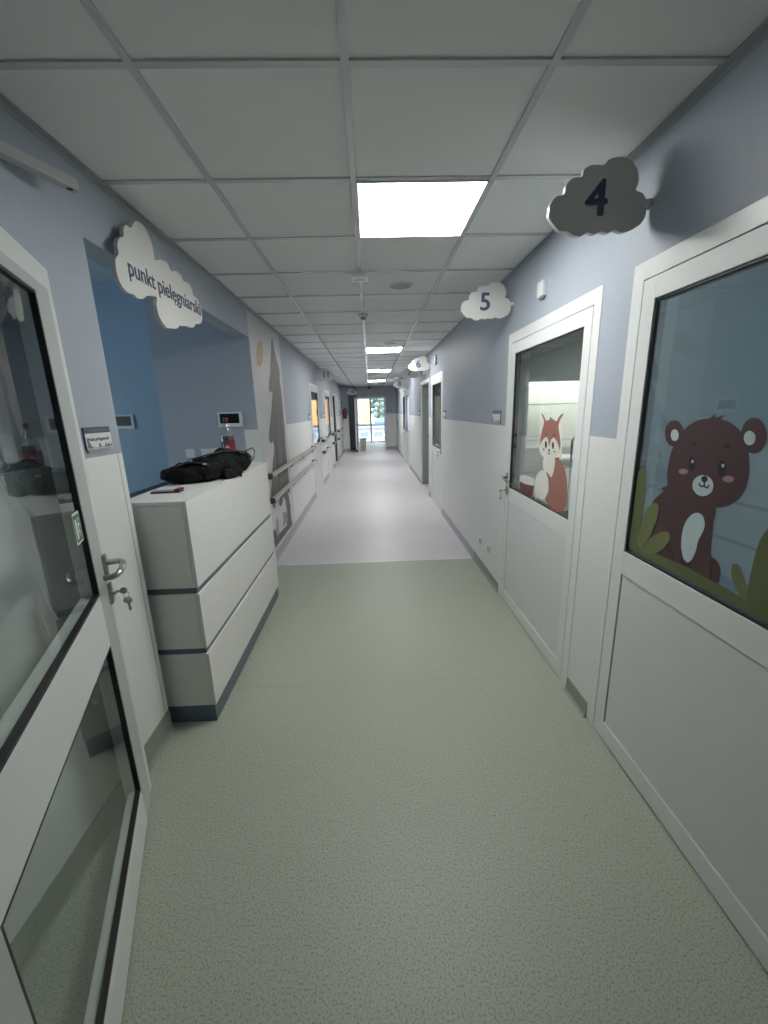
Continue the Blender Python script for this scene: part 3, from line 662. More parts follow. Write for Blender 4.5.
def door(n, side, y0, y1, top, hinge_far, glass='glass', key=False, face=None):
    """framed half-glazed corridor door; returns the frame and the leaf"""
    fx = face if face is not None else XR
    X = lambda d: side * (fx + d)
    cw = 0.068
    mb = MB()
    mb.box((X(0), y0, 0), (X(0.15), y0 + cw, top), bev=0.002)
    mb.box((X(0), y1 - cw, 0), (X(0.15), y1, top), bev=0.002)
    mb.box((X(0), y0 + cw, top - cw), (X(0.15), y1 - cw, top), bev=0.002)
    mb.box((X(0.03), y0 + cw, 0), (X(0.06), y0 + cw + 0.01, top - cw), 'gap')
    mb.box((X(0.03), y1 - cw - 0.01, 0), (X(0.06), y1 - cw, top - cw), 'gap')
    mb.box((X(0.03), y0 + cw, top - cw - 0.01), (X(0.06), y1 - cw, top - cw), 'gap')
    mb.mats = [mb.mats[0]] if len(mb.mats) == 1 else mb.mats
    fr = struct_frame('door_%d' % n, mb)
    a0, a1, lt = y0 + cw + 0.004, y1 - cw - 0.004, top - cw - 0.004
    sw = 0.074
    g0, g1 = a0 + sw, a1 - sw
    mb = MB()
    mb.box((X(0), a0, 0.008), (X(0.052), g0, lt), bev=0.002)
    mb.box((X(0), g1, 0.008), (X(0.052), a1, lt), bev=0.002)
    mb.box((X(0), g0, lt - 0.078), (X(0.052), g1, lt), bev=0.002)
    mb.box((X(0), g0, 0.872), (X(0.052), g1, 0.976), bev=0.002)
    mb.box((X(0), g0, 0.008), (X(0.052), g1, 0.10), bev=0.002)
    leaf = mb.build('door_leaf', 'leaf_white', fr)
    gz0, gz1 = 0.976, lt - 0.078
    mb = MB(); w = 0.008
    for (p, q_, r_, s_) in ((g0, g0 + w, gz0, gz1), (g1 - w, g1, gz0, gz1), (g0, g1, gz0, gz0 + w), (g0, g1, gz1 - w, gz1)):
        mb.box((X(0.006), p, r_), (X(0.045), q_, s_))
    mb.box((X(0.02), g0, 0.10), (X(0.046), g1, 0.872))  # black backing sheet, paints the shade in the gap around the infill panel
    mb.build('gasket', 'gap', leaf)
    mb = MB(); mb.box((X(0.014), g0 + w, gz0 + w), (X(0.020), g1 - w, gz1 - w)); mb.build('glass_pane', glass, leaf)
    mb = MB(); mb.box((X(0.005), g0 + 0.004, 0.104), (X(0.019), g1 - 0.004, 0.869), bev=0.0015); mb.build('infill_panel', 'panel_white', leaf)
    yh = (a0 + sw / 2) if hinge_far else (a1 - sw / 2)
    handle(leaf, side, X(0), yh, 1.045, 1 if hinge_far else -1, key=key)
    return fr, leaf, (g0, g1, gz0, gz1)
def struct_frame(name, mb):
    # first slot is the frame coating; the black gap shade is the second
    mb.mats = ['frame_white'] + [m for m in mb.mats if m != 'frame_white']
    for f in mb.bm.faces: pass
    return struct(name, mb)

door(4, 1, 0.492, 1.794, 2.131, True, 'glass_haze')
door(5, 1, 2.022, 3.320, 2.130, False, 'glass', key=True)
door(6, 1, 6.25, 7.42, 2.14, True, 'glass', key=True)
door(8, 1, 11.5, 12.62, 2.14, False, 'glass')
door(9, 1, 12.76, 13.88, 2.14, True, 'glass')
door(11, -1, 7.86, 9.10, 2.13, False, 'glass', face=1.089)
door(10, -1, 10.40, 11.68, 2.13, False, 'glass', face=1.089)
# door 7: open, its frame and the leaf swung into the room
def open_door(n, side, y0, y1, top, face, leafy, leafm):
    X = lambda d: side * (face + d)
    mb = MB(); cw = 0.068
    mb.box((X(0), y0, 0), (X(0.15), y0 + cw, top), 'frame_white', bev=0.002)
    mb.box((X(0), y1 - cw, 0), (X(0.15), y1, top), 'frame_white', bev=0.002)
    mb.box((X(0), y0 + cw, top - cw), (X(0.15), y1 - cw, top), 'frame_white', bev=0.002)
    fr = struct('door_%d' % n, mb)
    mb = MB(); mb.box((X(0.02), leafy, 0.008), (X(1.06), leafy + 0.045, top - 0.075), bev=0.002)
    lf = mb.build('door_leaf', leafm, fr)
    b = MB()
    for z in (0.25, 1.05, 1.85): b.tube([(X(0.145), leafy, z - 0.05), (X(0.145), leafy, z + 0.05)], 0.009, n=8)
    b.build('hinge', 'black', lf)
    return fr
open_door(7, 1, 7.66, 8.93, 2.14, XR, 8.81, 'green_grey')
open_door(12, -1, 12.50, 13.62, 2.13, 1.089, 13.50, 'door_dark')
# door 13: leaf of the end passage, swung open towards the camera
mb = MB()
mb.box((-0.545, 17.40, 0), (-0.52, 17.5, 2.12)); mb.box((0.64, 17.42, 0), (0.66, 17.5, 2.12)); mb.box((-0.545, 17.42, 2.10), (0.66, 17.5, 2.14))
fr = struct('door_13', mb, 'frame_white')
mb = MB(); mb.box((-0.60, 16.55, 0.01), (-0.555, 17.40, 2.08), bev=0.002); lf = mb.build('door_leaf', 'leaf_white', fr)
b = MB(); b.box((-0.555, 16.60, 0.98), (-0.545, 16.64, 1.14)); b.tube([(-0.555, 16.62, 1.06), (-0.50, 16.62, 1.06), (-0.495, 16.64, 1.06), (-0.495, 16.74, 1.06)], 0.010, n=8); b.build('door_handle', 'black', lf)
b = MB(); b.box((-0.60, 16.42, 0.0), (-0.52, 16.55, 0.07), bev=0.01); b.build('door_stop', 'black', lf)

# ---- door 1: glazed white leaf swung open beside the camera
P0 = Vector((-1.005, 1.460, 0)); dd = Vector((0.3696, -0.9292, 0))
d1 = empty('door_1', P0, math.atan2(dd.y, dd.x), kind='structure')
LW = 1.162
b2 = MB()
b2.box((-0.062, -0.070, 0.0), (-0.001, -0.005, 2.073), bev=0.003); b2.box((LW + 0.001, -0.070, 0.0), (LW + 0.03, -0.005, 2.073), bev=0.003)
b2.box((-0.001, -0.070, 2.003), (LW + 0.001, -0.005, 2.073), bev=0.003)
b2.build('rear_flange', 'frame_white', d1, world=False)
mb = MB()
mb.box((0.0, -0.058, 0.012), (0.127, 0.0, 2.0015), 'leaf_grey', bev=0.003)  # stiles and top rail are darker than the other rails
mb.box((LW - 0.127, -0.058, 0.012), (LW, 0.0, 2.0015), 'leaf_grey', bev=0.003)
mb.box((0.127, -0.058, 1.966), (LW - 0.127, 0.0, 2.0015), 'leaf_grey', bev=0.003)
mb.box((0.127, -0.058, 0.81), (LW - 0.127, 0.0, 1.004), 'leaf_white', bev=0.003)
mb.box((0.127, -0.058, 0.012), (LW - 0.127, 0.0, 0.135), 'leaf_white', bev=0.003)
leaf1 = mb.build('door_leaf', None, d1, world=False)
def ring(mb, s0, s1, z0, z1, w, y0, y1, m=None):
    mb.box((s0, y0, z0), (s0 + w, y1, z1), m); mb.box((s1 - w, y0, z0), (s1, y1, z1), m)
    mb.box((s0 + w, y0, z0), (s1 - w, y1, z0 + w), m); mb.box((s0 + w, y0, z1 - w), (s1 - w, y1, z1), m)
mb = MB()
ring(mb, 0.1265, LW - 0.1265, 1.0035, 1.9665, 0.009, -0.0195, -0.0015)
ring(mb, 0.1265, LW - 0.1265, 0.168, 0.8105, 0.009, -0.0195, -0.0015)
mb.build('gasket', 'gap', leaf1, world=False)
mb = MB(); mb.prism([(-0.045, 0.135), (0.0, 0.135), (-0.003, 0.168), (-0.045, 0.168)], lambda u, v, d: (d, u, v), 0.127, LW - 0.127)
mb.build('glazing_bead', 'frame_white', leaf1, world=False)
for z0, z1 in ((1.012, 1.958), (0.175, 0.802)):
    mb = MB(); mb.box((0.135, -0.015, z0), (LW - 0.135, -0.0095, z1)); mb.build('glass_pane', 'glass', leaf1, world=False)
b = MB()
b.box((0.012, 0.0, 0.995), (0.046, 0.010, 1.083), bev=0.003)
b.tube([(0.029, 0.006, 1.052), (0.029, 0.045, 1.052), (0.034, 0.058, 1.051), (0.048, 0.066, 1.049), (0.09, 0.068, 1.045), (0.125, 0.066, 1.040), (0.142, 0.058, 1.036), (0.148, 0.044, 1.033), (0.147, 0.020, 1.032)], 0.0105, n=12)
b.build('door_handle', 'steel', leaf1, world=False).location = (-0.022, 0, 0.030)
b = MB(); b.box((0.010, 0.0, 0.885), (0.048, 0.010, 0.965), bev=0.003)
b.lathe([(0, 0), (0.010, 0), (0.010, 0.022), (0, 0.022)], (0.029, 0.0, 0.925), axis='Y', n=14)
b.build('lock_escutcheon', 'steel', leaf1, world=False).location = (-0.022, 0, 0.036)
b = MB()
b.box((0.0275, 0.018, 0.921), (0.0305, 0.036, 0.931)); b.lathe([(0, 0), (0.013, 0), (0.013, 0.003), (0, 0.003)], (0.0275, 0.046, 0.926), axis='X', n=16)
b.tube([(0.029, 0.052 + 0.010 * math.cos(t * PI / 6), 0.908 + 0.012 * math.sin(t * PI / 6)) for t in range(12)], 0.0012, n=6, closed=True)
b.lathe([(0, 0), (0.014, 0), (0.014, 0.003), (0, 0.003)], (0.0275, 0.056, 0.884), axis='X', n=16); b.box((0.0275, 0.052, 0.842), (0.0305, 0.060, 0.874)); b.box((0.0275, 0.060, 0.848), (0.0305, 0.064, 0.853))
b.lathe([(0, 0), (0.011, 0), (0.011, 0.002), (0, 0.002)], (0.031, 0.050, 0.887), axis='X', n=16)
b.build('key', 'brass', leaf1, world=False).location = (-0.022, 0, 0.036)
# exit pictogram stuck on the pane
ex = MB(); ex.box((0.142, -0.0090, 1.212), (0.216, -0.0085, 1.312), 'exit_white'); ex.box((0.148, -0.0085, 1.219), (0.210, -0.008, 1.305), 'exit_green')
F = lambda u, v, d: (0.179 - u * 0.8, -0.0079 + d, 1.262 + v)
ex.prism([(-0.030, -0.034), (-0.008, -0.034), (-0.008, 0.030), (-0.030, 0.030)], F, 0, 0.0004, 'exit_white')
ex.prism(ell(0.016, 0.026, 0.0065, 0.0065, 12), F, 0, 0.0004, 'exit_white')
ex.prism([(0.004, 0.018), (0.018, 0.016), (0.030, 0.006), (0.026, 0.002), (0.015, 0.009), (0.012, -0.006), (0.022, -0.016), (0.016, -0.032), (0.010, -0.031), (0.014, -0.018), (0.004, -0.012), (-0.004, -0.024), (-0.007, -0.018), (0.002, -0.004), (0.003, 0.008), (-0.002, 0.002), (-0.004, 0.007)], F, 0, 0.0004, 'exit_white')
xo = ex.build('exit_sticker', None, leaf1, world=False); xo['label'] = 'green running man exit sticker'

# ================================================================ CEILING THINGS
def light(y, label, lm='lamp_far'):
    r = empty('ceiling_light', (0.263, y + 0.3, H - 0.012), label=label, cat='ceiling light', group='square light panels along the corridor ceiling')
    x0, x1, a, b_ = -0.025, 0.551, y + 0.012, y + 0.586
    mb = MB()
    for p, q_ in (((x0, a), (x1, a + 0.006)), ((x0, b_ - 0.006), (x1, b_)), ((x0, a + 0.006), (x0 + 0.008, b_ - 0.006)), ((x1 - 0.008, a + 0.006), (x1, b_ - 0.006))):
        mb.box((p[0], p[1], H - 0.012), (q_[0], q_[1], H))
    mb.build('lamp_frame', 'plastic', r)
    mb = MB(); mb.box((x0 + 0.008, a + 0.006, H - 0.009), (x1 - 0.008, b_ - 0.006, H)); mb.build('diffuser', lm, r)
light(2.0317, 'nearest and largest square white light panel in the ceiling', 'lamp')
light(6.8317, 'second square light panel from the camera, above the sign marked 6')
light(10.4317, 'third square light panel down the corridor ceiling')
light(14.0317, 'farthest and smallest square light panel near the corridor end')

r = empty('emergency_light', (-0.042, 3.232, H), label='small white box emergency light with an arrow face on the ceiling', cat='emergency light')
b = MB(); b.box((-0.100, 3.200, H - 0.052), (0.016, 3.27, H), bev=0.004); b.build('housing', 'plastic', r)
b = MB(); b.box((-0.098, 3.188, H - 0.080), (0.018, 3.262, H - 0.050), 'plastic', bev=0.004)
b.prism([(-0.086, -0.074), (0.006, -0.074), (0.006, -0.064), (-0.030, -0.062), (-0.040, -0.056), (-0.050, -0.062), (-0.086, -0.064)], lambda u, v, d: (u, 3.188 - d, H + v), 0, 0.001, 'plastic_grey')
b.build('face', None, r)
r = empty('ceiling_speaker', (0.278, 3.577, H), label='round white ceiling speaker behind the nearest light panel', cat='speaker')
b = MB(); b.lathe([(0.098, 0), (0.098, -0.006), (0.085, -0.010), (0.082, -0.006), (0.082, -0.004)], (0.278, 3.577, H), n=40); b.build('rim', 'plastic', r)
b = MB(); b.lathe([(0.083, -0.004), (0.06, -0.007), (0, -0.008)], (0.278, 3.577, H), n=40); b.build('grille', 'plastic_grey', r)
r = empty('ceiling_speaker', (0.338, 6.5, H), label='small far round ceiling speaker in front of the second light panel', cat='speaker')
b = MB(); b.lathe([(0.098, 0), (0.098, -0.006), (0.085, -0.010), (0.082, -0.006), (0.082, -0.004)], (0.338, 6.5, H), n=32); b.build('rim', 'plastic', r)
b = MB(); b.lathe([(0.083, -0.004), (0.06, -0.007), (0, -0.008)], (0.338, 6.5, H), n=32); b.build('grille', 'plastic_grey', r)
r = empty('smoke_detector', (-0.034, 4.56, H), label='round grey smoke detector at the near end of the white ceiling trunking', cat='smoke detector')
b = MB(); b.lathe([(0.052, 0), (0.056, -0.012), (0.050, -0.024), (0.030, -0.032)], (-0.034, 4.56, H), n=32); b.build('base', 'plastic', r)
b = MB(); b.lathe([(0.030, -0.030), (0.026, -0.050), (0.016, -0.056), (0, -0.057)], (-0.034, 4.56, H), n=28); b.build('sensor_head', 'plastic_grey', r)
b = MB(); b.box((-0.055, 4.64, H - 0.022), (-0.019, 14.9, H), bev=0.004)
tag(b.build('cable_trunking', 'trunking'), 'long white cable trunking running down the middle of the ceiling', 'trunking')
b = MB(); b.lathe([(0.05, 0), (0.05, -0.03), (0.03, -0.045), (0, -0.05)], (-0.02, 15.1, H), n=24)
tag(b.build('smoke_detector', 'plastic'), 'far smoke detector at the end of the ceiling trunking', 'smoke detector')
r = empty('dome_camera', (0.02, 16.4, H), label='black dome camera hanging from the ceiling near the corridor end', cat='camera')
b = MB(); b.lathe([(0.055, 0), (0.055, -0.05), (0.075, -0.07)], (0.02, 16.4, H), n=24); b.build('mount', 'plastic', r)
b = MB(); b.lathe([(0.075, -0.07), (0.072, -0.11), (0.045, -0.145), (0, -0.158)], (0.02, 16.4, H), n=24); b.build('dome', 'screen', r)

# ================================================================ CLOUD SIGNS
def cloud(num, x, y, z, side, label, w=0.0):
    """board facing the camera; bracket on the wall at x"""
    r = empty('cloud_sign', (x, y, z), label=label, cat='sign')
    pts = smooth(CLOUD, 3)
    if side < 0: pts = [(-u, v) for u, v in pts]
    b = MB(); b.prism(pts, lambda u, v, d: (x + u, y + d, z + v), 0, 0.019); b.build('sign_board', 'sign', r)
    cx = x - side * 0.21
    b = MB()
    for k, (ox, oz) in enumerate(((0, 0), (0.0045, 0), (-0.0045, 0), (0, 0.003), (0, -0.003))): b.text(num, 0.168, face_T((cx + ox, y - 0.0018 - k * 0.0001, z + 0.012 + oz), (1, 0, 0), (0, 0, 1)))
    b.build('lettering', 'ink', r)
    b = MB(); b.box((x - side * 0.035, y - 0.006, z - 0.012), (x, y + 0.0, z + 0.012)); b.lathe([(0, 0), (0.018, 0), (0.018, 0.01), (0, 0.01)], (x, y + 0.01, z), M4=Matrix.Rotation(-side * PI / 2, 4, 'Y'), n=16)
    b.build('bracket', 'plastic', r)
cloud('4', WXR, 1.739, 2.33, 1, 'dark grey looking white cloud sign with the number 4 on the right wall')
cloud('5', WXR, 3.262, 2.335, 1, 'white cloud sign with the number 5 above the fox door')
cloud('6', WXR, 7.52, 2.345, 1, 'white cloud sign with the number 6 past the second bare wall')
cloud('7', WXR, 9.15, 2.345, 1, 'grey cloud sign with the number 7 half hidden behind the sign marked 6')
cloud('8', WXR, 12.2, 2.30, 1, 'small far cloud sign with the number 8 on the right wall')
cloud('11', XL, 9.02, 2.335, -1, 'grey cloud sign with the number 11 on the left wall')
cloud('10', -0.865, 16.5, 2.30, -1, 'tiny far cloud sign with the number 10 by the corridor end')

r = empty('cloud_sign', (XL, 2.42, 2.28), label='double white cloud sign lettered punkt pielęgniarski on the left wall', cat='sign')
PF = lambda u, v, d: (-1.045 - d, u, v)
b = MB(); b.prism(smooth(PUNKT, 3), PF, 0, 0.018); b.build('sign_board', 'sign', r)
def fit_text(b, body, size, pos, right, up, width, m=None, bold=0.0):
    t = MB(); t.text(body, size, Matrix.Identity(4), bold=bold)
    xs = [v.co.x for v in t.bm.verts]; w = max(xs) - min(xs); t.bm.free()
    T = face_T(pos, right, up) @ Matrix.Diagonal((width / w, 1, 1, 1))
    b.text(body, size, T, m, bold=bold)
b = MB(); fit_text(b, 'punkt', 0.105, (-1.0432, 2.163, 2.245), (0, 1, 0), (0, 0, 1), 0.235, bold=0.001); fit_text(b, 'pielegniarski', 0.105, (-1.0432, 2.575, 2.242), (0, 1, 0), (0, 0, 1), 0.53, bold=0.001)
def tw(t):
    q = MB(); q.text(t, 0.105, Matrix.Identity(4), bold=0.001); xs = [v.co.x for v in q.bm.verts]; ys = [v.co.y for v in q.bm.verts]; q.bm.free(); return max(xs) - min(xs), min(ys), max(ys)
ey0 = 2.575 - 0.265 + 0.53 * (tw('piele')[0] - 0.016) / tw('pielegniarski')[0]
zb = 2.242 + tw('l')[1]
b.prism(stroke([(ey0, zb + 0.004), (ey0 - 0.008, zb - 0.006), (ey0 - 0.006, zb - 0.015), (ey0 + 0.004, zb - 0.016)], 0.006), lambda u, v, d: (-1.0432 + d, u, v), -0.0005, 0.0006)
b.build('lettering', 'ink', r)
for yy, zz in ((2.15, 2.38), (2.62, 2.33)):
    b = MB(); b.lathe([(0.011, 0), (0.011, 0.037)], (XL, yy, zz), M4=Matrix.Rotation(PI / 2, 4, 'Y'), n=14); b.build('spacer', 'steel', r)

# ================================================================ WALL FITTINGS
def plaque(side, x, y0, y1, z0, z1, label, text=None, group=None):
    X = lambda d: x - side * d
    r = empty('room_plaque', (x, (y0 + y1) / 2, z0), label=label, cat='room sign')
    b = MB(); b.box((X(0), y0, z0), (X(0.007), y1, z1), bev=0.001); b.build('backplate', 'header', r)
    hz = z1 - (z1 - z0) * 0.28
    b = MB(); b.box((X(0.007), y0 + 0.0015, z0 + 0.001), (X(0.0085), y1 - 0.0015, hz)); b.build('insert', 'plastic', r)
    b = MB(); rt = (0, side * -1, 0); yc = (y0 + y1) / 2
    W = y1 - y0; Hh = hz - z0
    # little meadow drawing along the foot and up the side
    FF = lambda u, v, d: (X(0.0088 + d), yc - side * u, z0 + v)
    b.prism([(-W * .47, .004), (W * .47, .004), (W * .47, Hh * .35), (W * .42, Hh * .1), (W * .36, Hh * .32), (W * .28, Hh * .2), (W * .22, Hh * .36), (W * .18, Hh * .12), (W * .05, Hh * .10), (0, Hh * .36), (-W * .06, Hh * .34), (-W * .04, Hh * .10), (-W * .25, Hh * .10), (-W * .33, Hh * .2), (-W * .41, Hh * .6), (-W * .47, Hh * .8)], FF, 0, 0.0004)
    for k in range(9): b.box((X(0.0074), yc + W * (-0.30 + k * 0.07), hz + (z1 - hz) * 0.35), (X(0.0078), yc + W * (-0.255 + k * 0.07), hz + (z1 - hz) * 0.62), 'plastic')
    b.mats = ['print_grey', 'plastic']
    if text: b.text(text, W * 0.105, face_T((X(0.0090), yc + side * W * 0.02, z0 + Hh * 0.62), rt, (0, 0, 1)), 'print_grey', bold=0.0006)
    b.build('print', None, r)
    b = MB(); b.box((X(0.0), y0 + 0.006, z0 - 0.012), (X(0.008), y1 - 0.02, z0)); b.build('lower_clip', 'plastic_grey', r)
plaque(-1, XL, 1.622, 1.782, 1.482, 1.567, 'slate headed room plaque with a meadow drawing beside the glass door', 'Punkt pielęgniarski')
plaque(1, WXR, 3.44, 3.66, 1.470, 1.572, 'dark framed room plaque beside the fox door handle')
plaque(1, WXR, 5.96, 6.18, 1.470, 1.572, 'dark framed room plaque before the half glazed door marked 6')
plaque(1, WXR, 9.08, 9.36, 1.470, 1.572, 'white room plaque just past the open doorway on the right')
plaque(-1, XL, 7.52, 7.74, 1.470, 1.572, 'dark room plaque before the orange glowing door on the left')
plaque(-1, XL, 9.75, 10.05, 1.470, 1.572, 'dark room plaque past the sign marked 11 on the left wall')
r = empty('room_plaque', (0.80, 17.5, 1.51), label='dark room plaque on the end wall right of the glazed passage', cat='room sign')
b = MB(); b.box((0.70, 17.488, 1.51), (0.90, 17.5, 1.59)); b.build('backplate', 'header', r)
b = MB(); b.box((0.735, 17.486, 1.52), (0.865, 17.488, 1.56)); b.build('insert', 'plastic', r)

def alarm(x, y0, y1, z0, z1, label):
    r = empty('alarm_sounder', (x, (y0 + y1) / 2, z0), label=label, cat='alarm')
    b = MB(); b.box((x - 0.028, y0, z0), (x, y1, z1), bev=0.006); b.build('housing', 'plastic', r)
    b = MB(); b.box((x - 0.022, y0 + 0.012, z0 - 0.009), (x - 0.004, y1 - 0.012, z0 + 0.001)); b.build('sensor_window', 'plastic_grey', r)
alarm(WXR, 2.662, 2.748, 2.245, 2.332, 'small white alarm box on the wall above the fox door')
alarm(WXR, 6.80, 6.92, 2.29, 2.42, 'small grey alarm box above the door beside the sign marked 6')
alarm(WXR, 8.2, 8.3, 2.24, 2.33, 'small white alarm box above the open doorway on the right')

r = empty('wall_socket', (WXR, 3.925, 0.245), label='left of two white wall sockets low beside the fox door', cat='socket')
b = MB(); b.box((WXR - 0.010, 3.885, 0.245), (WXR, 3.965, 0.325), bev=0.003); b.build('faceplate', 'plastic', r)
b = MB(); b.lathe([(0.026, 0), (0.026, 0.004), (0.021, 0.004), (0.020, 0.001), (0, 0.001)], (WXR - 0.010, 3.925, 0.285), M4=Matrix.Rotation(-PI / 2, 4, 'Y'), n=24); b.build('outlet', 'plastic_grey', r)
r = empty('wall_socket', (WXR, 3.645, 0.255), label='right of two wall sockets, nearer the fox door', cat='socket')
b = MB(); b.box((WXR - 0.010, 3.605, 0.255), (WXR, 3.685, 0.335), bev=0.003); b.build('faceplate', 'plastic', r)
b = MB(); b.box((WXR - 0.0115, 3.625, 0.275), (WXR - 0.0095, 3.665, 0.315)); b.build('outlet', 'plastic_grey', r)
b = MB(); b.box((WXR - 0.012, 16.6, 1.05), (WXR, 16.68, 1.20), bev=0.003); tag(b.build('light_switch', 'black'), 'black switch plate on the right wall by the corridor end', 'switch')

def intercom(x0, x1, y, z0, z1, label):
    r = empty('wall_monitor', ((x0 + x1) / 2, y, z0), label=label, cat='wall monitor')
    b = MB(); b.box((x0, y - 0.024, z0), (x1, y, z1), bev=0.006); b.build('casing', 'plastic', r)
    b = MB(); b.box((x0 + 0.022, y - 0.0255, z0 + 0.034), (x1 - 0.026, y - 0.0235, z1 - 0.014)); b.build('display', 'screen', r)
    b = MB(); b.box(((x0 + x1) / 2 - 0.012, y - 0.0262, z0 + 0.011), ((x0 + x1) / 2 + 0.012, y - 0.0238, z0 + 0.019)); b.build('button', 'plastic_grey', r)
intercom(-1.462, -1.232, 4.10, 1.482, 1.622, 'white framed wall monitor on the grey wall behind the bottle')
intercom(-2.80, -2.545, 4.62, 1.475, 1.625, 'white framed wall monitor on the blue wall beside the plaque pillar')
for i, (sx, lab) in enumerate(((-1.775, 'single white switch left of the group behind the bag'), (-1.625, 'left switch of the group of three behind the bag'), (-1.542, 'middle switch of the group of three behind the bag'), (-1.459, 'right switch of the group of three, beside the bottle'))):
    r = empty('light_switch', (sx, 4.10, 1.20), label=lab, cat='switch', group='white switches on the nurse station wall')
    b = MB(); b.box((sx - 0.040, 4.091, 1.20), (sx + 0.040, 4.10, 1.28), bev=0.002); b.build('faceplate', 'plastic', r)
    b = MB(); b.box((sx - 0.026, 4.087, 1.214), (sx + 0.026, 4.092, 1.266), bev=0.002); b.build('rocker', 'plastic', r)

# angled tube high on the left wall
r = empty('wall_tube', (-1.09, 1.44, 2.40), label='angled open ended white square tube high on the left wall', cat='tube')
a = Vector((-1.130, 1.310, 2.385)); e = Vector((-0.998, 1.690, 2.385)); t = (e - a).normalized(); nrm = t.cross(Vector((0, 0, 1)))
b = MB()
def qd(p, s): return [p + nrm * s * u + Vector((0, 0, s * v)) for u, v in ((-1, -1), (1, -1), (1, 1), (-1, 1))]
k = [[b.bm.verts.new(v) for v in qd(p, 0.017)] for p in (a, e)] + [[b.bm.verts.new(v) for v in qd(e, 0.013)]] + [[b.bm.verts.new(v) for v in qd(e - t * 0.05, 0.013)]]
for p, q_ in zip(k, k[1:]):
    for i in range(4): b.bm.faces.new((p[i], p[(i + 1) % 4], q_[(i + 1) % 4], q_[i]))
b.bm.faces.new(k[0]); b.bm.faces.new(k[-1])
b.build('tube_body', 'tube_grey', r)
b = MB(); b.lathe([(0, -0.0005), (0.010, -0.0005), (0.010, 0.002), (0, 0.002)], tuple(e - t * 0.022 - Vector((0, 0, 0.0175))), n=20); b.build('bore', 'black', r)

# fire extinguisher
ex_, ey = -1.0, 16.84
r = empty('fire_extinguisher', (ex_, ey, 1.36), label='red fire extinguisher hanging on the pier at the corridor end', cat='fire extinguisher')
b = MB(); b.lathe([(0, 0), (0.075, 0), (0.085, 0.02), (0.085, 0.30), (0.06, 0.36), (0.02, 0.385), (0, 0.385)], (ex_, ey, 1.30), n=28); b.build('cylinder_body', 'red', r)
b = MB(); b.lathe([(0.018, 0), (0.018, 0.05), (0, 0.05)], (ex_, ey, 1.68), n=16); b.box((ex_ - 0.012, ey - 0.09, 1.72), (ex_ + 0.012, ey + 0.02, 1.735)); b.box((ex_ - 0.012, ey - 0.09, 1.70), (ex_ + 0.012, ey, 1.708)); b.build('valve', 'black', r)
b = MB(); b.tube([(ex_ + 0.02, ey, 1.70), (ex_ + 0.08, ey - 0.02, 1.68), (ex_ + 0.10, ey - 0.03, 1.58), (ex_ + 0.09, ey - 0.02, 1.42)], 0.010, n=8); b.build('hose', 'black', r)
b = MB(); b.box((ex_ - 0.03, ey + 0.08, 1.55), (ex_ + 0.03, 17.0, 1.60)); b.build('wall_bracket', 'plastic_grey', r)

# papers on the far left wall
for i, (y0, y1, z0, z1, lab) in enumerate(((14.3, 14.8, 1.75, 2.1, 'upper left white notice on the far left wall'), (14.3, 14.8, 1.35, 1.68, 'lower left white notice on the far left wall'), (15.2, 15.7, 1.65, 2.0, 'white notice on the left wall nearest the extinguisher'))):
    b = MB(); b.box((XL, y0, z0), (XL + 0.004, y1, z1), 'poster'); b.box((XL + 0.004, y0 + 0.06, z0 + 0.08), (XL + 0.0046, y1 - 0.06, z1 - 0.06), 'plastic_grey'); b.box((XL + 0.0046, y0 + 0.09, z0 + 0.11), (XL + 0.005, y1 - 0.09, z1 - 0.09), 'poster')
    tag(b.build('wall_notice'), lab, 'notice')

# waste bin
r = empty('waste_bin', (-0.32, 17.1, 0), label='cream waste bin with a dark rim standing at the corridor end', cat='bin')
b = MB()
lo = [(-0.43, 17.0), (-0.21, 17.0), (-0.21, 17.18), (-0.43, 17.18)]; hi = [(-0.46, 16.97), (-0.18, 16.97), (-0.18, 17.21), (-0.46, 17.21)]
va = [b.bm.verts.new((x, y, 0.0)) for x, y in lo]; vb = [b.bm.verts.new((x, y, 0.47)) for x, y in hi]
vc = [b.bm.verts.new((x * 0.94 - 0.0192, 17.09 + (y - 17.09) * 0.92, 0.47)) for x, y in hi]; vd = [b.bm.verts.new((x * 0.94 - 0.0192, 17.09 + (y - 17.09) * 0.86, 0.04)) for x, y in lo]
for p, q_ in ((va, vb), (vb, vc), (vc, vd)):
    for i in range(4): b.bm.faces.new((p[i], p[(i + 1) % 4], q_[(i + 1) % 4], q_[i]))
b.bm.faces.new(va); b.bm.faces.new(vd)
b.build('bin_body', 'bin', r)
b = MB(); ring_pts = [(-0.465, 16.96), (-0.175, 16.96), (-0.175, 17.22), (-0.465, 17.22)]
b.tube([(x, y, 0.475) for x, y in ring_pts], 0.014, n=8, closed=True); b.build('rim', 'plastic_grey', r)

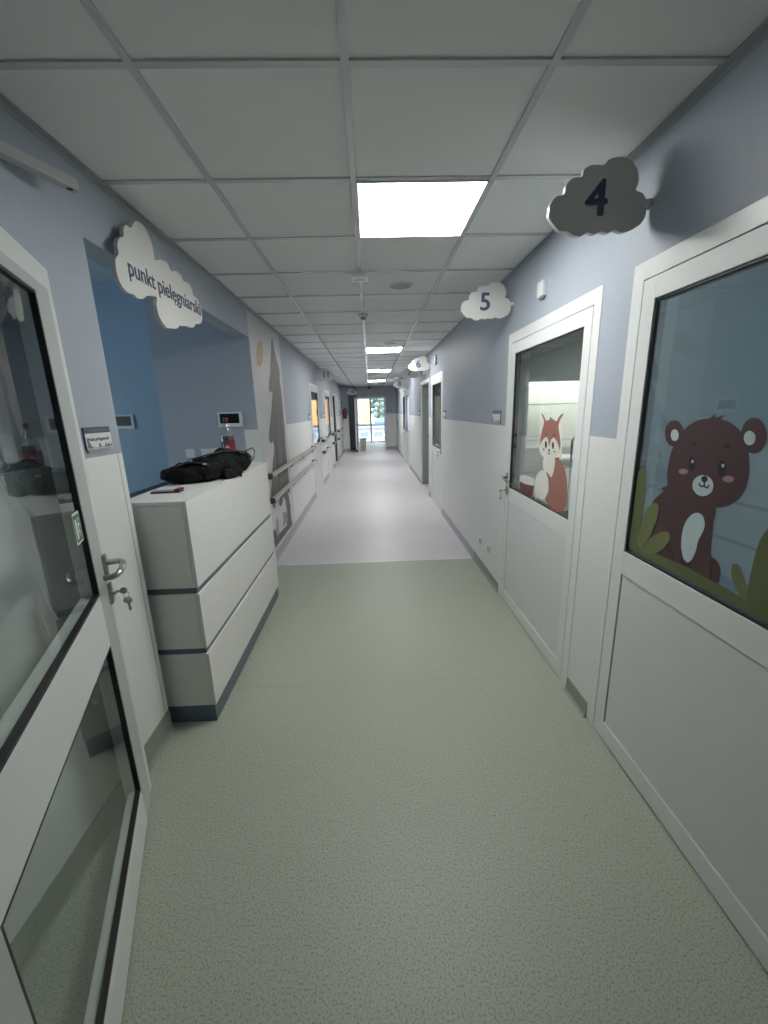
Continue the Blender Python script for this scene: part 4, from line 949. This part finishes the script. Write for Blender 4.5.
# ================================================================ HANDRAILS
def handrail(y0, y1, z, label):
    r = empty('handrail', (XL, (y0 + y1) / 2, z), label=label, cat='handrail')
    fn = lambda u, v, d: (XL + u, d, z + v)
    prof = [(0.050, -0.028), (0.066, -0.030), (0.082, -0.018), (0.086, 0.0), (0.082, 0.016), (0.066, 0.026), (0.050, 0.024), (0.044, 0.0)]
    b = MB(); b.prism(prof, fn, y0 + 0.03, y1 - 0.03, 'rail_top')
    b.prism([(0.0865, -0.007), (0.0875, -0.007), (0.0875, 0.004), (0.0865, 0.004)], fn, y0 + 0.03, y1 - 0.03, 'frame_white')
    b.build('rail_bar', None, r)
    for s0, s1 in ((y0, y0 + 0.03), (y1 - 0.03, y1)):
        b = MB(); b.prism([(0.0, -0.024), (0.064, -0.033), (0.086, -0.021), (0.0895, 0.0), (0.086, 0.019), (0.066, 0.030), (0.0, 0.022)], fn, s0, s1); b.build('end_cap', 'rail_dark', r)
    nb = max(2, int((y1 - y0) / 1.1) + 1)
    for i in range(nb):
        yy = y0 + 0.28 + (y1 - y0 - 0.56) * i / (nb - 1)
        b = MB(); b.tube([(XL, yy, z - 0.045), (XL + 0.045, yy, z - 0.055), (XL + 0.062, yy, z - 0.046), (XL + 0.064, yy, z - 0.026)], 0.011, n=10); b.lathe([(0.026, 0), (0.026, 0.006), (0, 0.006)], (XL, yy, z - 0.045), M4=Matrix.Rotation(PI / 2, 4, 'Y'), n=16)
        b.build('bracket', 'plastic', r)
handrail(4.16, 7.62, 0.975, 'long upper handrail crossing the tree mural')
handrail(4.16, 7.62, 0.722, 'long lower handrail crossing the tree mural')
handrail(9.22, 10.32, 0.975, 'upper handrail just past the door marked 11')
handrail(9.22, 10.32, 0.722, 'lower handrail just past the door marked 11')
handrail(11.76, 12.42, 0.975, 'short upper handrail before the dark open door on the left')
handrail(11.76, 12.42, 0.722, 'short lower handrail before the dark open door on the left')
handrail(13.72, 15.6, 0.975, 'farthest upper handrail on the left wall')
handrail(13.72, 15.6, 0.722, 'farthest lower handrail on the left wall')

# ================================================================ MURAL
LF = lambda u, v, d: (XL + 0.0005 + d, u, v)
r = empty('wall_mural', (XL, 4.8, 0.1), label='pale wall mural of a tall grey tree and sun between opening and handrail wall', cat='mural')
b = MB(); b.prism([(4.115, 0.102), (5.56, 0.102), (5.47, 2.53), (4.115, 2.53)], LF, 0, 0.0008); b.build('mural_sheet', 'mural', r)
b = MB(); b.prism(smooth(M_TREE, 3), LF, 0.0009, 0.0016); b.build('tree_crown', 'tree_print', r)
b = MB(); b.prism(M_TRUNK, LF, 0.0009, 0.0014); b.build('tree_trunk', 'trunk_print', r)
b = MB(); b.prism(M_GROUND, LF, 0.0009, 0.0015)
for i in range(16):
    yy = 4.2 + i * 0.075; hh = rnd.uniform(0.05, 0.16)
    b.prism([(yy, 0.14), (yy + 0.035, 0.14), (yy + 0.02 + rnd.uniform(-.02, .02), 0.16 + hh)], LF, 0.0009, 0.0013)
b.build('ground_strip', 'trunk_print', r)
b = MB(); b.prism(M_SUN, LF, 0.0009, 0.0015)
cy, cz = 4.457, 2.192
for i in range(12):
    a_ = i * PI / 6 + 0.2
    c_, s_ = math.cos(a_), math.sin(a_)
    b.prism(stroke([(cy + 0.19 * c_, cz + 0.165 * s_), (cy + 0.235 * c_, cz + 0.205 * s_)], 0.012), LF, 0.0009, 0.0013)
b.build('sun', 'sun_print', r)
for nm, p, m in (('squirrel', M_A1, 'trunk_print'), ('rabbit', M_A2, 'rabbit_print'), ('deer', M_A3, 'rabbit_print'), ('shrub', M_A4, 'trunk_print')):
    b = MB(); b.prism(smooth(p, 3), LF, 0.0016, 0.0020); b.build(nm, m, r)

# ================================================================ DOOR STICKERS
XS = XR + 0.0138
SF = lambda u, v, d: (XS - d, u, v)
def lay(root, name, polys, lv, m, sm=2):
    b = MB()
    for p in polys: b.prism(smooth(p, sm) if sm > 1 else p, SF, lv * 0.0004, lv * 0.0004 + 0.00035)
    return b.build(name, m, root)
r = empty('bear_sticker', (XS, 1.30, 1.0), label='brown bear cub sticker sitting on the glass of door 4', cat='sticker')
lay(r, 'body', [B_BODY], 0, 'bear'); lay(r, 'head', [B_HEAD], 1, 'bear', 3)
lay(r, 'ear', [B_EARL], 0.5, 'bear', 1); lay(r, 'ear', [B_EARR], 0.5, 'bear', 1)
lay(r, 'inner_ear', [B_EARLI], 3, 'bear_pale', 1); lay(r, 'inner_ear', [B_EARRI], 3, 'bear_pale', 1)
lay(r, 'belly_patch', [B_BELLY], 2, 'bear_pale', 3); lay(r, 'muzzle', [B_MUZ], 2, 'bear_pale', 1)
lay(r, 'nose', [B_NOSE, stroke(B_M1, 0.006), stroke(B_M2, 0.006)], 3, 'bear_dark', 1)
for e_, g_ in ((B_EYEL, B_GLL), (B_EYER, B_GLR)):
    o = lay(r, 'eye', [e_], 2, 'bear_dark', 1); lay(o, 'glint', [g_], 3, 'bear_pale', 1)
for x in (B_BROWL, B_BROWR): lay(r, 'eyebrow', [x], 2, 'bear_dark', 1)
for x in (B_CHL, B_CHR): lay(r, 'cheek', [x], 2, 'cheek', 1)
for x in (B_L1, B_L2, B_L3, B_L4): lay(r, 'leg_line', [stroke(x, 0.003)], 2, 'bear_dark', 1)
B_GROUND2 = B_GROUND[:-3] + [(0.64, 1.04), (0.64, 0.992)] + [(1.642, 0.992)]
r = empty('grass_sticker', (XS, 1.15, 0.99), label='olive green grass sticker along the foot of the bear door glass', cat='sticker')
b = MB(); gp = [(1.642, 0.994), (1.642, 1.03)] + [(u, v) for u, v in B_GROUND[2:11]] + [(0.85, 1.05), (0.64, 1.04), (0.64, 0.994)]
b.prism(gp, SF, 0.0012, 0.0016); b.build('ground_band', 'grass', r)
for i, p in enumerate((B_G1, B_G2, B_G3, B_G4, B_G5, [(u - 0.28, v) for u, v in B_G5])):
    p = [(min(u, 1.641), max(v, 0.994)) for u, v in p]
    lay(r, 'grass_blade', [p], 4.5 + 0.5 * (i % 2), 'grass_light' if i in (1, 2, 4) else 'grass', 3)
FX = lambda u, v: (u, v)
r = empty('fox_sticker', (XS, 2.5, 1.0), label='rust red fox sticker sitting on the glass of door 5', cat='sticker')
lay(r, 'body', [F_BODY], 1, 'fox', 3); lay(r, 'chest', [F_CHEST], 2, 'cream', 2)
lay(r, 'tail', [F_TAIL], 3, 'cream', 3); lay(r, 'inner_ear', [F_EARWL], 2.5, 'cream', 2); lay(r, 'inner_ear', [F_EARWR], 2.5, 'cream', 2)
lay(r, 'head', [F_HEAD], 3, 'fox', 2); lay(r, 'face', [F_FACE], 4, 'cream', 2)
lay(r, 'eye', [F_EYEL], 5, 'bear_dark', 1); lay(r, 'eye', [F_EYER], 5, 'bear_dark', 1)
lay(r, 'nose', [F_NS, stroke(F_MO, 0.005)], 5, 'bear_dark', 1); 
for x in (F_BL, F_BR): lay(r, 'eyebrow', [x], 5, 'mug', 1)
for x in (F_CL, F_CR): lay(r, 'cheek', [x], 5, 'cheek', 1)
lay(r, 'leg_line', [stroke(F_LEG, 0.004)], 2, 'fox_dark', 1)
r = empty('basket_sticker', (XS, 2.9, 1.0), label='maroon basket with cream top sticker beside the fox', cat='sticker')
lay(r, 'basket', [F_MUGR], 1, 'mug', 2); lay(r, 'basket_top', [F_MUGW], 2, 'cream', 2)
gg = [(min(max(u, 2.176), 3.163), max(v, 0.994)) for u, v in F_GRASS]
b = MB(); b.prism(gg, SF, 0.0, 0.00035); tag(b.build('grass_sticker', 'grass'), 'olive green grass sticker along the foot of the fox door glass', 'sticker')

# ---- things inside room 5 seen through the fox door, and an unseen fill lamp
r = empty('strip_light', (3.2, 5.85, 1.95), label='bright strip light under the bulkhead in the room behind the fox', cat='light')
b = MB(); b.box((1.95, 5.76, 1.955), (4.55, 5.96, 1.988)); b.build('diffuser', 'strip', r)
r = empty('ceiling_light', (3.4, 4.3, H), label='unseen fill lamp added in the room behind the fox door', cat='ceiling light')  # unseen lamp, added to brighten the tiled wall and ceiling
b = MB(); b.box((3.1, 4.0, H - 0.03), (3.7, 4.6, H - 0.012)); b.build('lamp_frame', 'plastic', r)
b = MB(); b.box((3.12, 4.02, H - 0.035), (3.68, 4.58, H - 0.03)); b.build('diffuser', 'room_fill', r)
r = empty('washbasin', (2.75, 5.80, 0.72), label='white washbasin on the tiled wall behind the fox', cat='washbasin')
b = MB(); b.lathe([(0, 0), (0.10, 0.0), (0.24, 0.08), (0.27, 0.17), (0.25, 0.17), (0.20, 0.08), (0, 0.04)], (2.75, 5.80, 0.72), n=32); b.build('bowl', 'porcelain', r)
b = MB(); b.tube([(2.75, 6.05, 0.95), (2.75, 6.05, 1.08), (2.75, 5.98, 1.12), (2.75, 5.88, 1.10)], 0.012, n=10); b.build('tap', 'chrome', r)
b = MB(); b.box((2.25, 6.04, 0.985), (3.1, 6.094, 1.005)); tag(b.build('wall_shelf', 'porcelain'), 'narrow white shelf above the washbasin behind the fox', 'shelf')
r = empty('grab_rail', (3.0, 5.4, 0.8), label='steel grab rail by the tiled wall, right of the fox', cat='grab rail')
b = MB(); b.tube([(2.62, 5.3, 0.0), (2.62, 5.3, 1.16), (2.66, 5.3, 1.2), (3.3, 5.3, 1.2)], 0.018, n=10); b.tube([(2.62, 5.3, 0.85), (2.95, 5.3, 1.2)], 0.014, n=10); b.build('rail_tube', 'chrome', r)

# ================================================================ RECEPTION COUNTER
CX, CY0, CY1 = -0.875, 1.895, 3.44
r = empty('reception_counter', (-1.03, 2.67, 0), label='white stepped reception counter with slate blue bands and plinth', cat='counter')
def block(nm, z0, z1, dx, top=False, dy=0.0):
    b = MB(); xf = CX + dx; xb = -1.20
    b.box((xf - 0.018, CY0, z0), (xf, CY1 + dy, z1), 'lam_white', bev=0.0012)
    b.box((xb, CY0, z0), (xf - 0.0195, CY0 + 0.018, z1 - (0.0195 if top else 0)), 'lam_white', bev=0.0012)
    b.box((xb, CY1 + dy - 0.018, z0), (xf - 0.0195, CY1 + dy, z1 - (0.0195 if top else 0)), 'lam_white', bev=0.0012)
    b.box((xb + 0.002, CY0 + 0.02, z0 + 0.001), (xf - 0.02, CY1 + dy - 0.02, z1 - 0.02), 'lam_edge')
    b.build(nm, None, r)
    if top:
        b = MB(); b.box((xb, CY0, z1 - 0.018), (xf - 0.0195, CY1 + dy, z1), bev=0.0012); b.build('countertop', 'lam_edge', r)
block('upper_panel', 0.776, 1.212, 0.0, True)
block('middle_panel', 0.442, 0.742, 0.0)
block('lower_panel', 0.103, 0.408, 0.004)
for z0, z1 in ((0.742, 0.776), (0.408, 0.442)):
    b = MB(); b.box((-1.19, CY0 + 0.012, z0), (CX - 0.012, CY1 - 0.012, z1)); b.build('recess_band', 'slate', r)
b = MB(); b.box((-1.19, CY0 + 0.004, 0.0), (CX - 0.004, CY1 - 0.006, 0.103), bev=0.003); b.build('plinth', 'slate', r)
b = MB(); b.box((-1.29, CY0, 1.150), (-1.20, CY1, 1.206), bev=0.004); b.box((-1.29, CY0, 0), (-1.27, CY1, 1.15)); b.build('rear_ledge', 'black', r)

# ---- things on the counter
TOP = 1.212
def lumps(name, items, m, vox=0.010, disp=0.022, dscale=0.07, parent=None, base=None):
    b = MB()
    for c, rad in items:
        r0 = bmesh.ops.create_icosphere(b.bm, subdivisions=3, radius=1)
        for v in r0['verts']: v.co = Vector((v.co.x * rad[0] + c[0], v.co.y * rad[1] + c[1], v.co.z * rad[2] + c[2]))
    me = bpy.data.meshes.new('raw'); b.bm.to_mesh(me); b.bm.free()
    o = bpy.data.objects.new('raw', me); COL.objects.link(o)
    md = o.modifiers.new('r', 'REMESH'); md.mode = 'VOXEL'; md.voxel_size = vox; md.use_smooth_shade = True
    tx = bpy.data.textures.new('folds', 'CLOUDS'); tx.noise_scale = dscale; tx.noise_depth = 2
    dm = o.modifiers.new('d', 'DISPLACE'); dm.texture = tx; dm.strength = disp; dm.mid_level = 0.5
    tx2 = bpy.data.textures.new('creases', 'MUSGRAVE'); tx2.noise_scale = dscale * 0.6
    dg = bpy.context.evaluated_depsgraph_get()
    m2 = bpy.data.meshes.new_from_object(o.evaluated_get(dg))
    bpy.data.objects.remove(o)
    for v in m2.vertices:
        if v.co.z < TOP + 0.001 and v.co.x < CX + 0.012: v.co.z = TOP + 0.001
    c = MB(); c.bm.from_mesh(m2)
    for f in c.bm.faces: f.smooth = True
    return c.build(name, m, parent, base=base)
r = empty('backpack', (-1.02, 2.62, TOP), label='black crumpled backpack lying on the counter', cat='bag')
lumps('bag_body', [((-1.155, 2.430, 1.262), (0.085, 0.070, 0.050)), ((-1.09, 2.46, 1.272), (0.11, 0.095, 0.062)), ((-1.02, 2.51, 1.282), (0.115, 0.11, 0.072)), ((-0.965, 2.60, 1.290), (0.095, 0.12, 0.080)),
     ((-0.955, 2.68, 1.315), (0.070, 0.085, 0.078)), ((-0.935, 2.80, 1.282), (0.070, 0.10, 0.075)), ((-0.92, 2.93, 1.272), (0.058, 0.11, 0.062)), ((-1.08, 2.62, 1.25), (0.08, 0.10, 0.045)), ((-0.895, 2.66, 1.228), (0.040, 0.15, 0.045))], 'black_cloth', parent=r, vox=0.008, disp=0.030, dscale=0.038)
b = MB()
b.tube([(-1.12, 2.40, 1.318), (-1.06, 2.40, 1.338), (-0.985, 2.43, 1.325), (-0.925, 2.49, 1.290), (-0.885, 2.58, 1.262)], 0.013, n=8, flat=0.5)
b.tube([(-1.04, 2.42, 1.352), (-0.985, 2.50, 1.368), (-0.93, 2.60, 1.378), (-0.885, 2.74, 1.368), (-0.872, 2.88, 1.345), (-0.87, 2.99, 1.30)], 0.012, n=8, flat=0.5)
b.build('shoulder_strap', 'black_shiny', r)
b = MB(); b.tube([(-0.93, 2.96, 1.305), (-0.905, 3.03, 1.345), (-0.885, 3.10, 1.355), (-0.88, 3.14, 1.33), (-0.885, 3.12, 1.28), (-0.90, 3.05, 1.25)], 0.005, n=8); b.build('carry_loop', 'black_shiny', r)
b = MB(); b.box((-1.055, 2.388, 1.342), (-1.030, 2.400, 1.356), bev=0.002); b.box((-0.985, 2.415, 1.318), (-0.962, 2.430, 1.330), bev=0.002); b.build('buckle', 'chrome', r)

bx, by = -1.018, 2.985
r = empty('soda_bottle', (bx, by, TOP), label='plastic cola bottle with red cap and label standing behind the backpack', cat='bottle')
b = MB(); b.lathe([(0, 0.004), (0.030, 0.0), (0.046, 0.012), (0.0485, 0.04), (0.046, 0.09), (0.0485, 0.13), (0.0485, 0.20), (0.048, 0.222), (0.044, 0.25), (0.034, 0.285), (0.020, 0.318), (0.0135, 0.335), (0.0135, 0.348)], (bx, by, TOP), n=36); b.build('bottle_shell', 'pet', r)
b = MB(); b.lathe([(0, 0.006), (0.029, 0.003), (0.044, 0.014), (0.0468, 0.04), (0.0445, 0.09), (0.0468, 0.13), (0.0468, 0.215), (0.0445, 0.238), (0, 0.238)], (bx, by, TOP), n=36); b.build('cola_fill', 'cola', r)
b = MB(); b.lathe([(0.0492, 0.135), (0.0492, 0.203)], (bx, by, TOP), n=36, m='red_label')
# white lettering strokes on the label
def on_cyl(u, v, d): return (bx + (0.0494 + d) * math.sin(u / 0.049), by - (0.0494 + d) * math.cos(u / 0.049), TOP + v)
for off in (-0.9,):
    for seg in ([(-0.010, 0.178), (-0.016, 0.186), (-0.022, 0.178), (-0.022, 0.166), (-0.014, 0.160), (-0.008, 0.166)], [(-0.004, 0.164), (0.000, 0.172), (0.004, 0.164), (0.0, 0.158), (-0.004, 0.164)], [(0.008, 0.188), (0.006, 0.160), (0.012, 0.164)], [(0.016, 0.172), (0.014, 0.162), (0.020, 0.162), (0.021, 0.173)], [(-0.022, 0.152), (0.0, 0.148), (0.024, 0.155)]):
        b.prism(stroke(seg, 0.0032), on_cyl, 0, 0.0002, 'white_ink')
b.build('label', None, r)
b = MB(); b.lathe([(0.016, 0.345), (0.0165, 0.347), (0.0165, 0.366), (0.0145, 0.369), (0, 0.369)], (bx, by, TOP), n=24); b.lathe([(0.0165, 0.340), (0.0168, 0.344)], (bx, by, TOP), n=24); b.build('cap', 'red', r)

r = empty('phone_case', (-1.078, 2.150, TOP), 0.06, label='dark red folded phone case lying at the near end of the counter', cat='phone case')
b = MB(); b.box((-0.072, -0.034, 0.0), (0.072, 0.034, 0.010), bev=0.003); b.build('cover', 'wine', r, world=False)
b = MB(); b.box((-0.058, -0.028, 0.010), (0.045, 0.024, 0.0108)); b.build('inner_face', 'plastic_grey', r, world=False)
b = MB(); b.box((0.048, -0.033, 0.010), (0.073, 0.033, 0.020), bev=0.003); b.build('flap', 'wine', r, world=False)

# ================================================================ LIGHT, SKY, CAMERA
w = bpy.data.worlds.new('sky'); scene.world = w; w.use_nodes = True
bg = w.node_tree.nodes['Background']; bg.inputs['Color'].default_value = (0.80, 0.89, 1.0, 1); bg.inputs['Strength'].default_value = 3.3
sun = bpy.data.lights.new('sun', 'SUN'); sun.energy = 4.5; sun.angle = R(1.5); sun.color = (1, 0.95, 0.88)
so = bpy.data.objects.new('sun', sun); so.rotation_euler = (R(52), 0, R(-18)); COL.objects.link(so)
def portal(name, loc, rot, sx, sy):
    l = bpy.data.lights.new(name, 'AREA'); l.shape = 'RECTANGLE'; l.size = sx; l.size_y = sy
    l.cycles.is_portal = True
    o = bpy.data.objects.new(name, l); o.location = loc; o.rotation_euler = rot; COL.objects.link(o)
portal('end_window_portal', (0.055, 21.45, 1.11), (R(90), 0, 0), 1.4, 2.2)
portal('right_room_portal', (2.37, 17.63, 1.1), (R(90), 0, 0), 2.0, 2.2)
portal('left_room_portal', (-2.45, 17.63, 1.04), (R(90), 0, 0), 1.9, 2.05)
portal('room_four_portal', (4.72, 0.55, 1.55), (0, R(-90) + PI, 0), 1.5, 1.9)
portal('nurse_station_portal', (-4.42, 2.4, 1.55), (0, R(90) + PI, 0), 1.3, 1.8)

cam = bpy.data.cameras.new('camera'); co = bpy.data.objects.new('camera', cam); COL.objects.link(co); scene.camera = co
cam.sensor_fit = 'HORIZONTAL'; cam.sensor_width = 36.0; cam.lens = 408.823 / 768 * 36.0
cam.clip_start = 0.02; cam.clip_end = 300
p, y, ro = 0.244515, 0.0270332, -0.0277806
f = Vector((math.sin(y) * math.cos(p), math.cos(y) * math.cos(p), -math.sin(p)))
rt = Vector((math.cos(y), -math.sin(y), 0)); up = rt.cross(f)
r2 = math.cos(ro) * rt + math.sin(ro) * up; u2 = -math.sin(ro) * rt + math.cos(ro) * up
co.matrix_world = Matrix(((r2.x, u2.x, -f.x, 0), (r2.y, u2.y, -f.y, 0), (r2.z, u2.z, -f.z, 1.6016), (0, 0, 0, 1)))
vs = scene.view_settings
vs.view_transform = 'Standard'; vs.look = 'None'; vs.gamma = 1; vs.use_curve_mapping = False
vs.exposure = 0.62
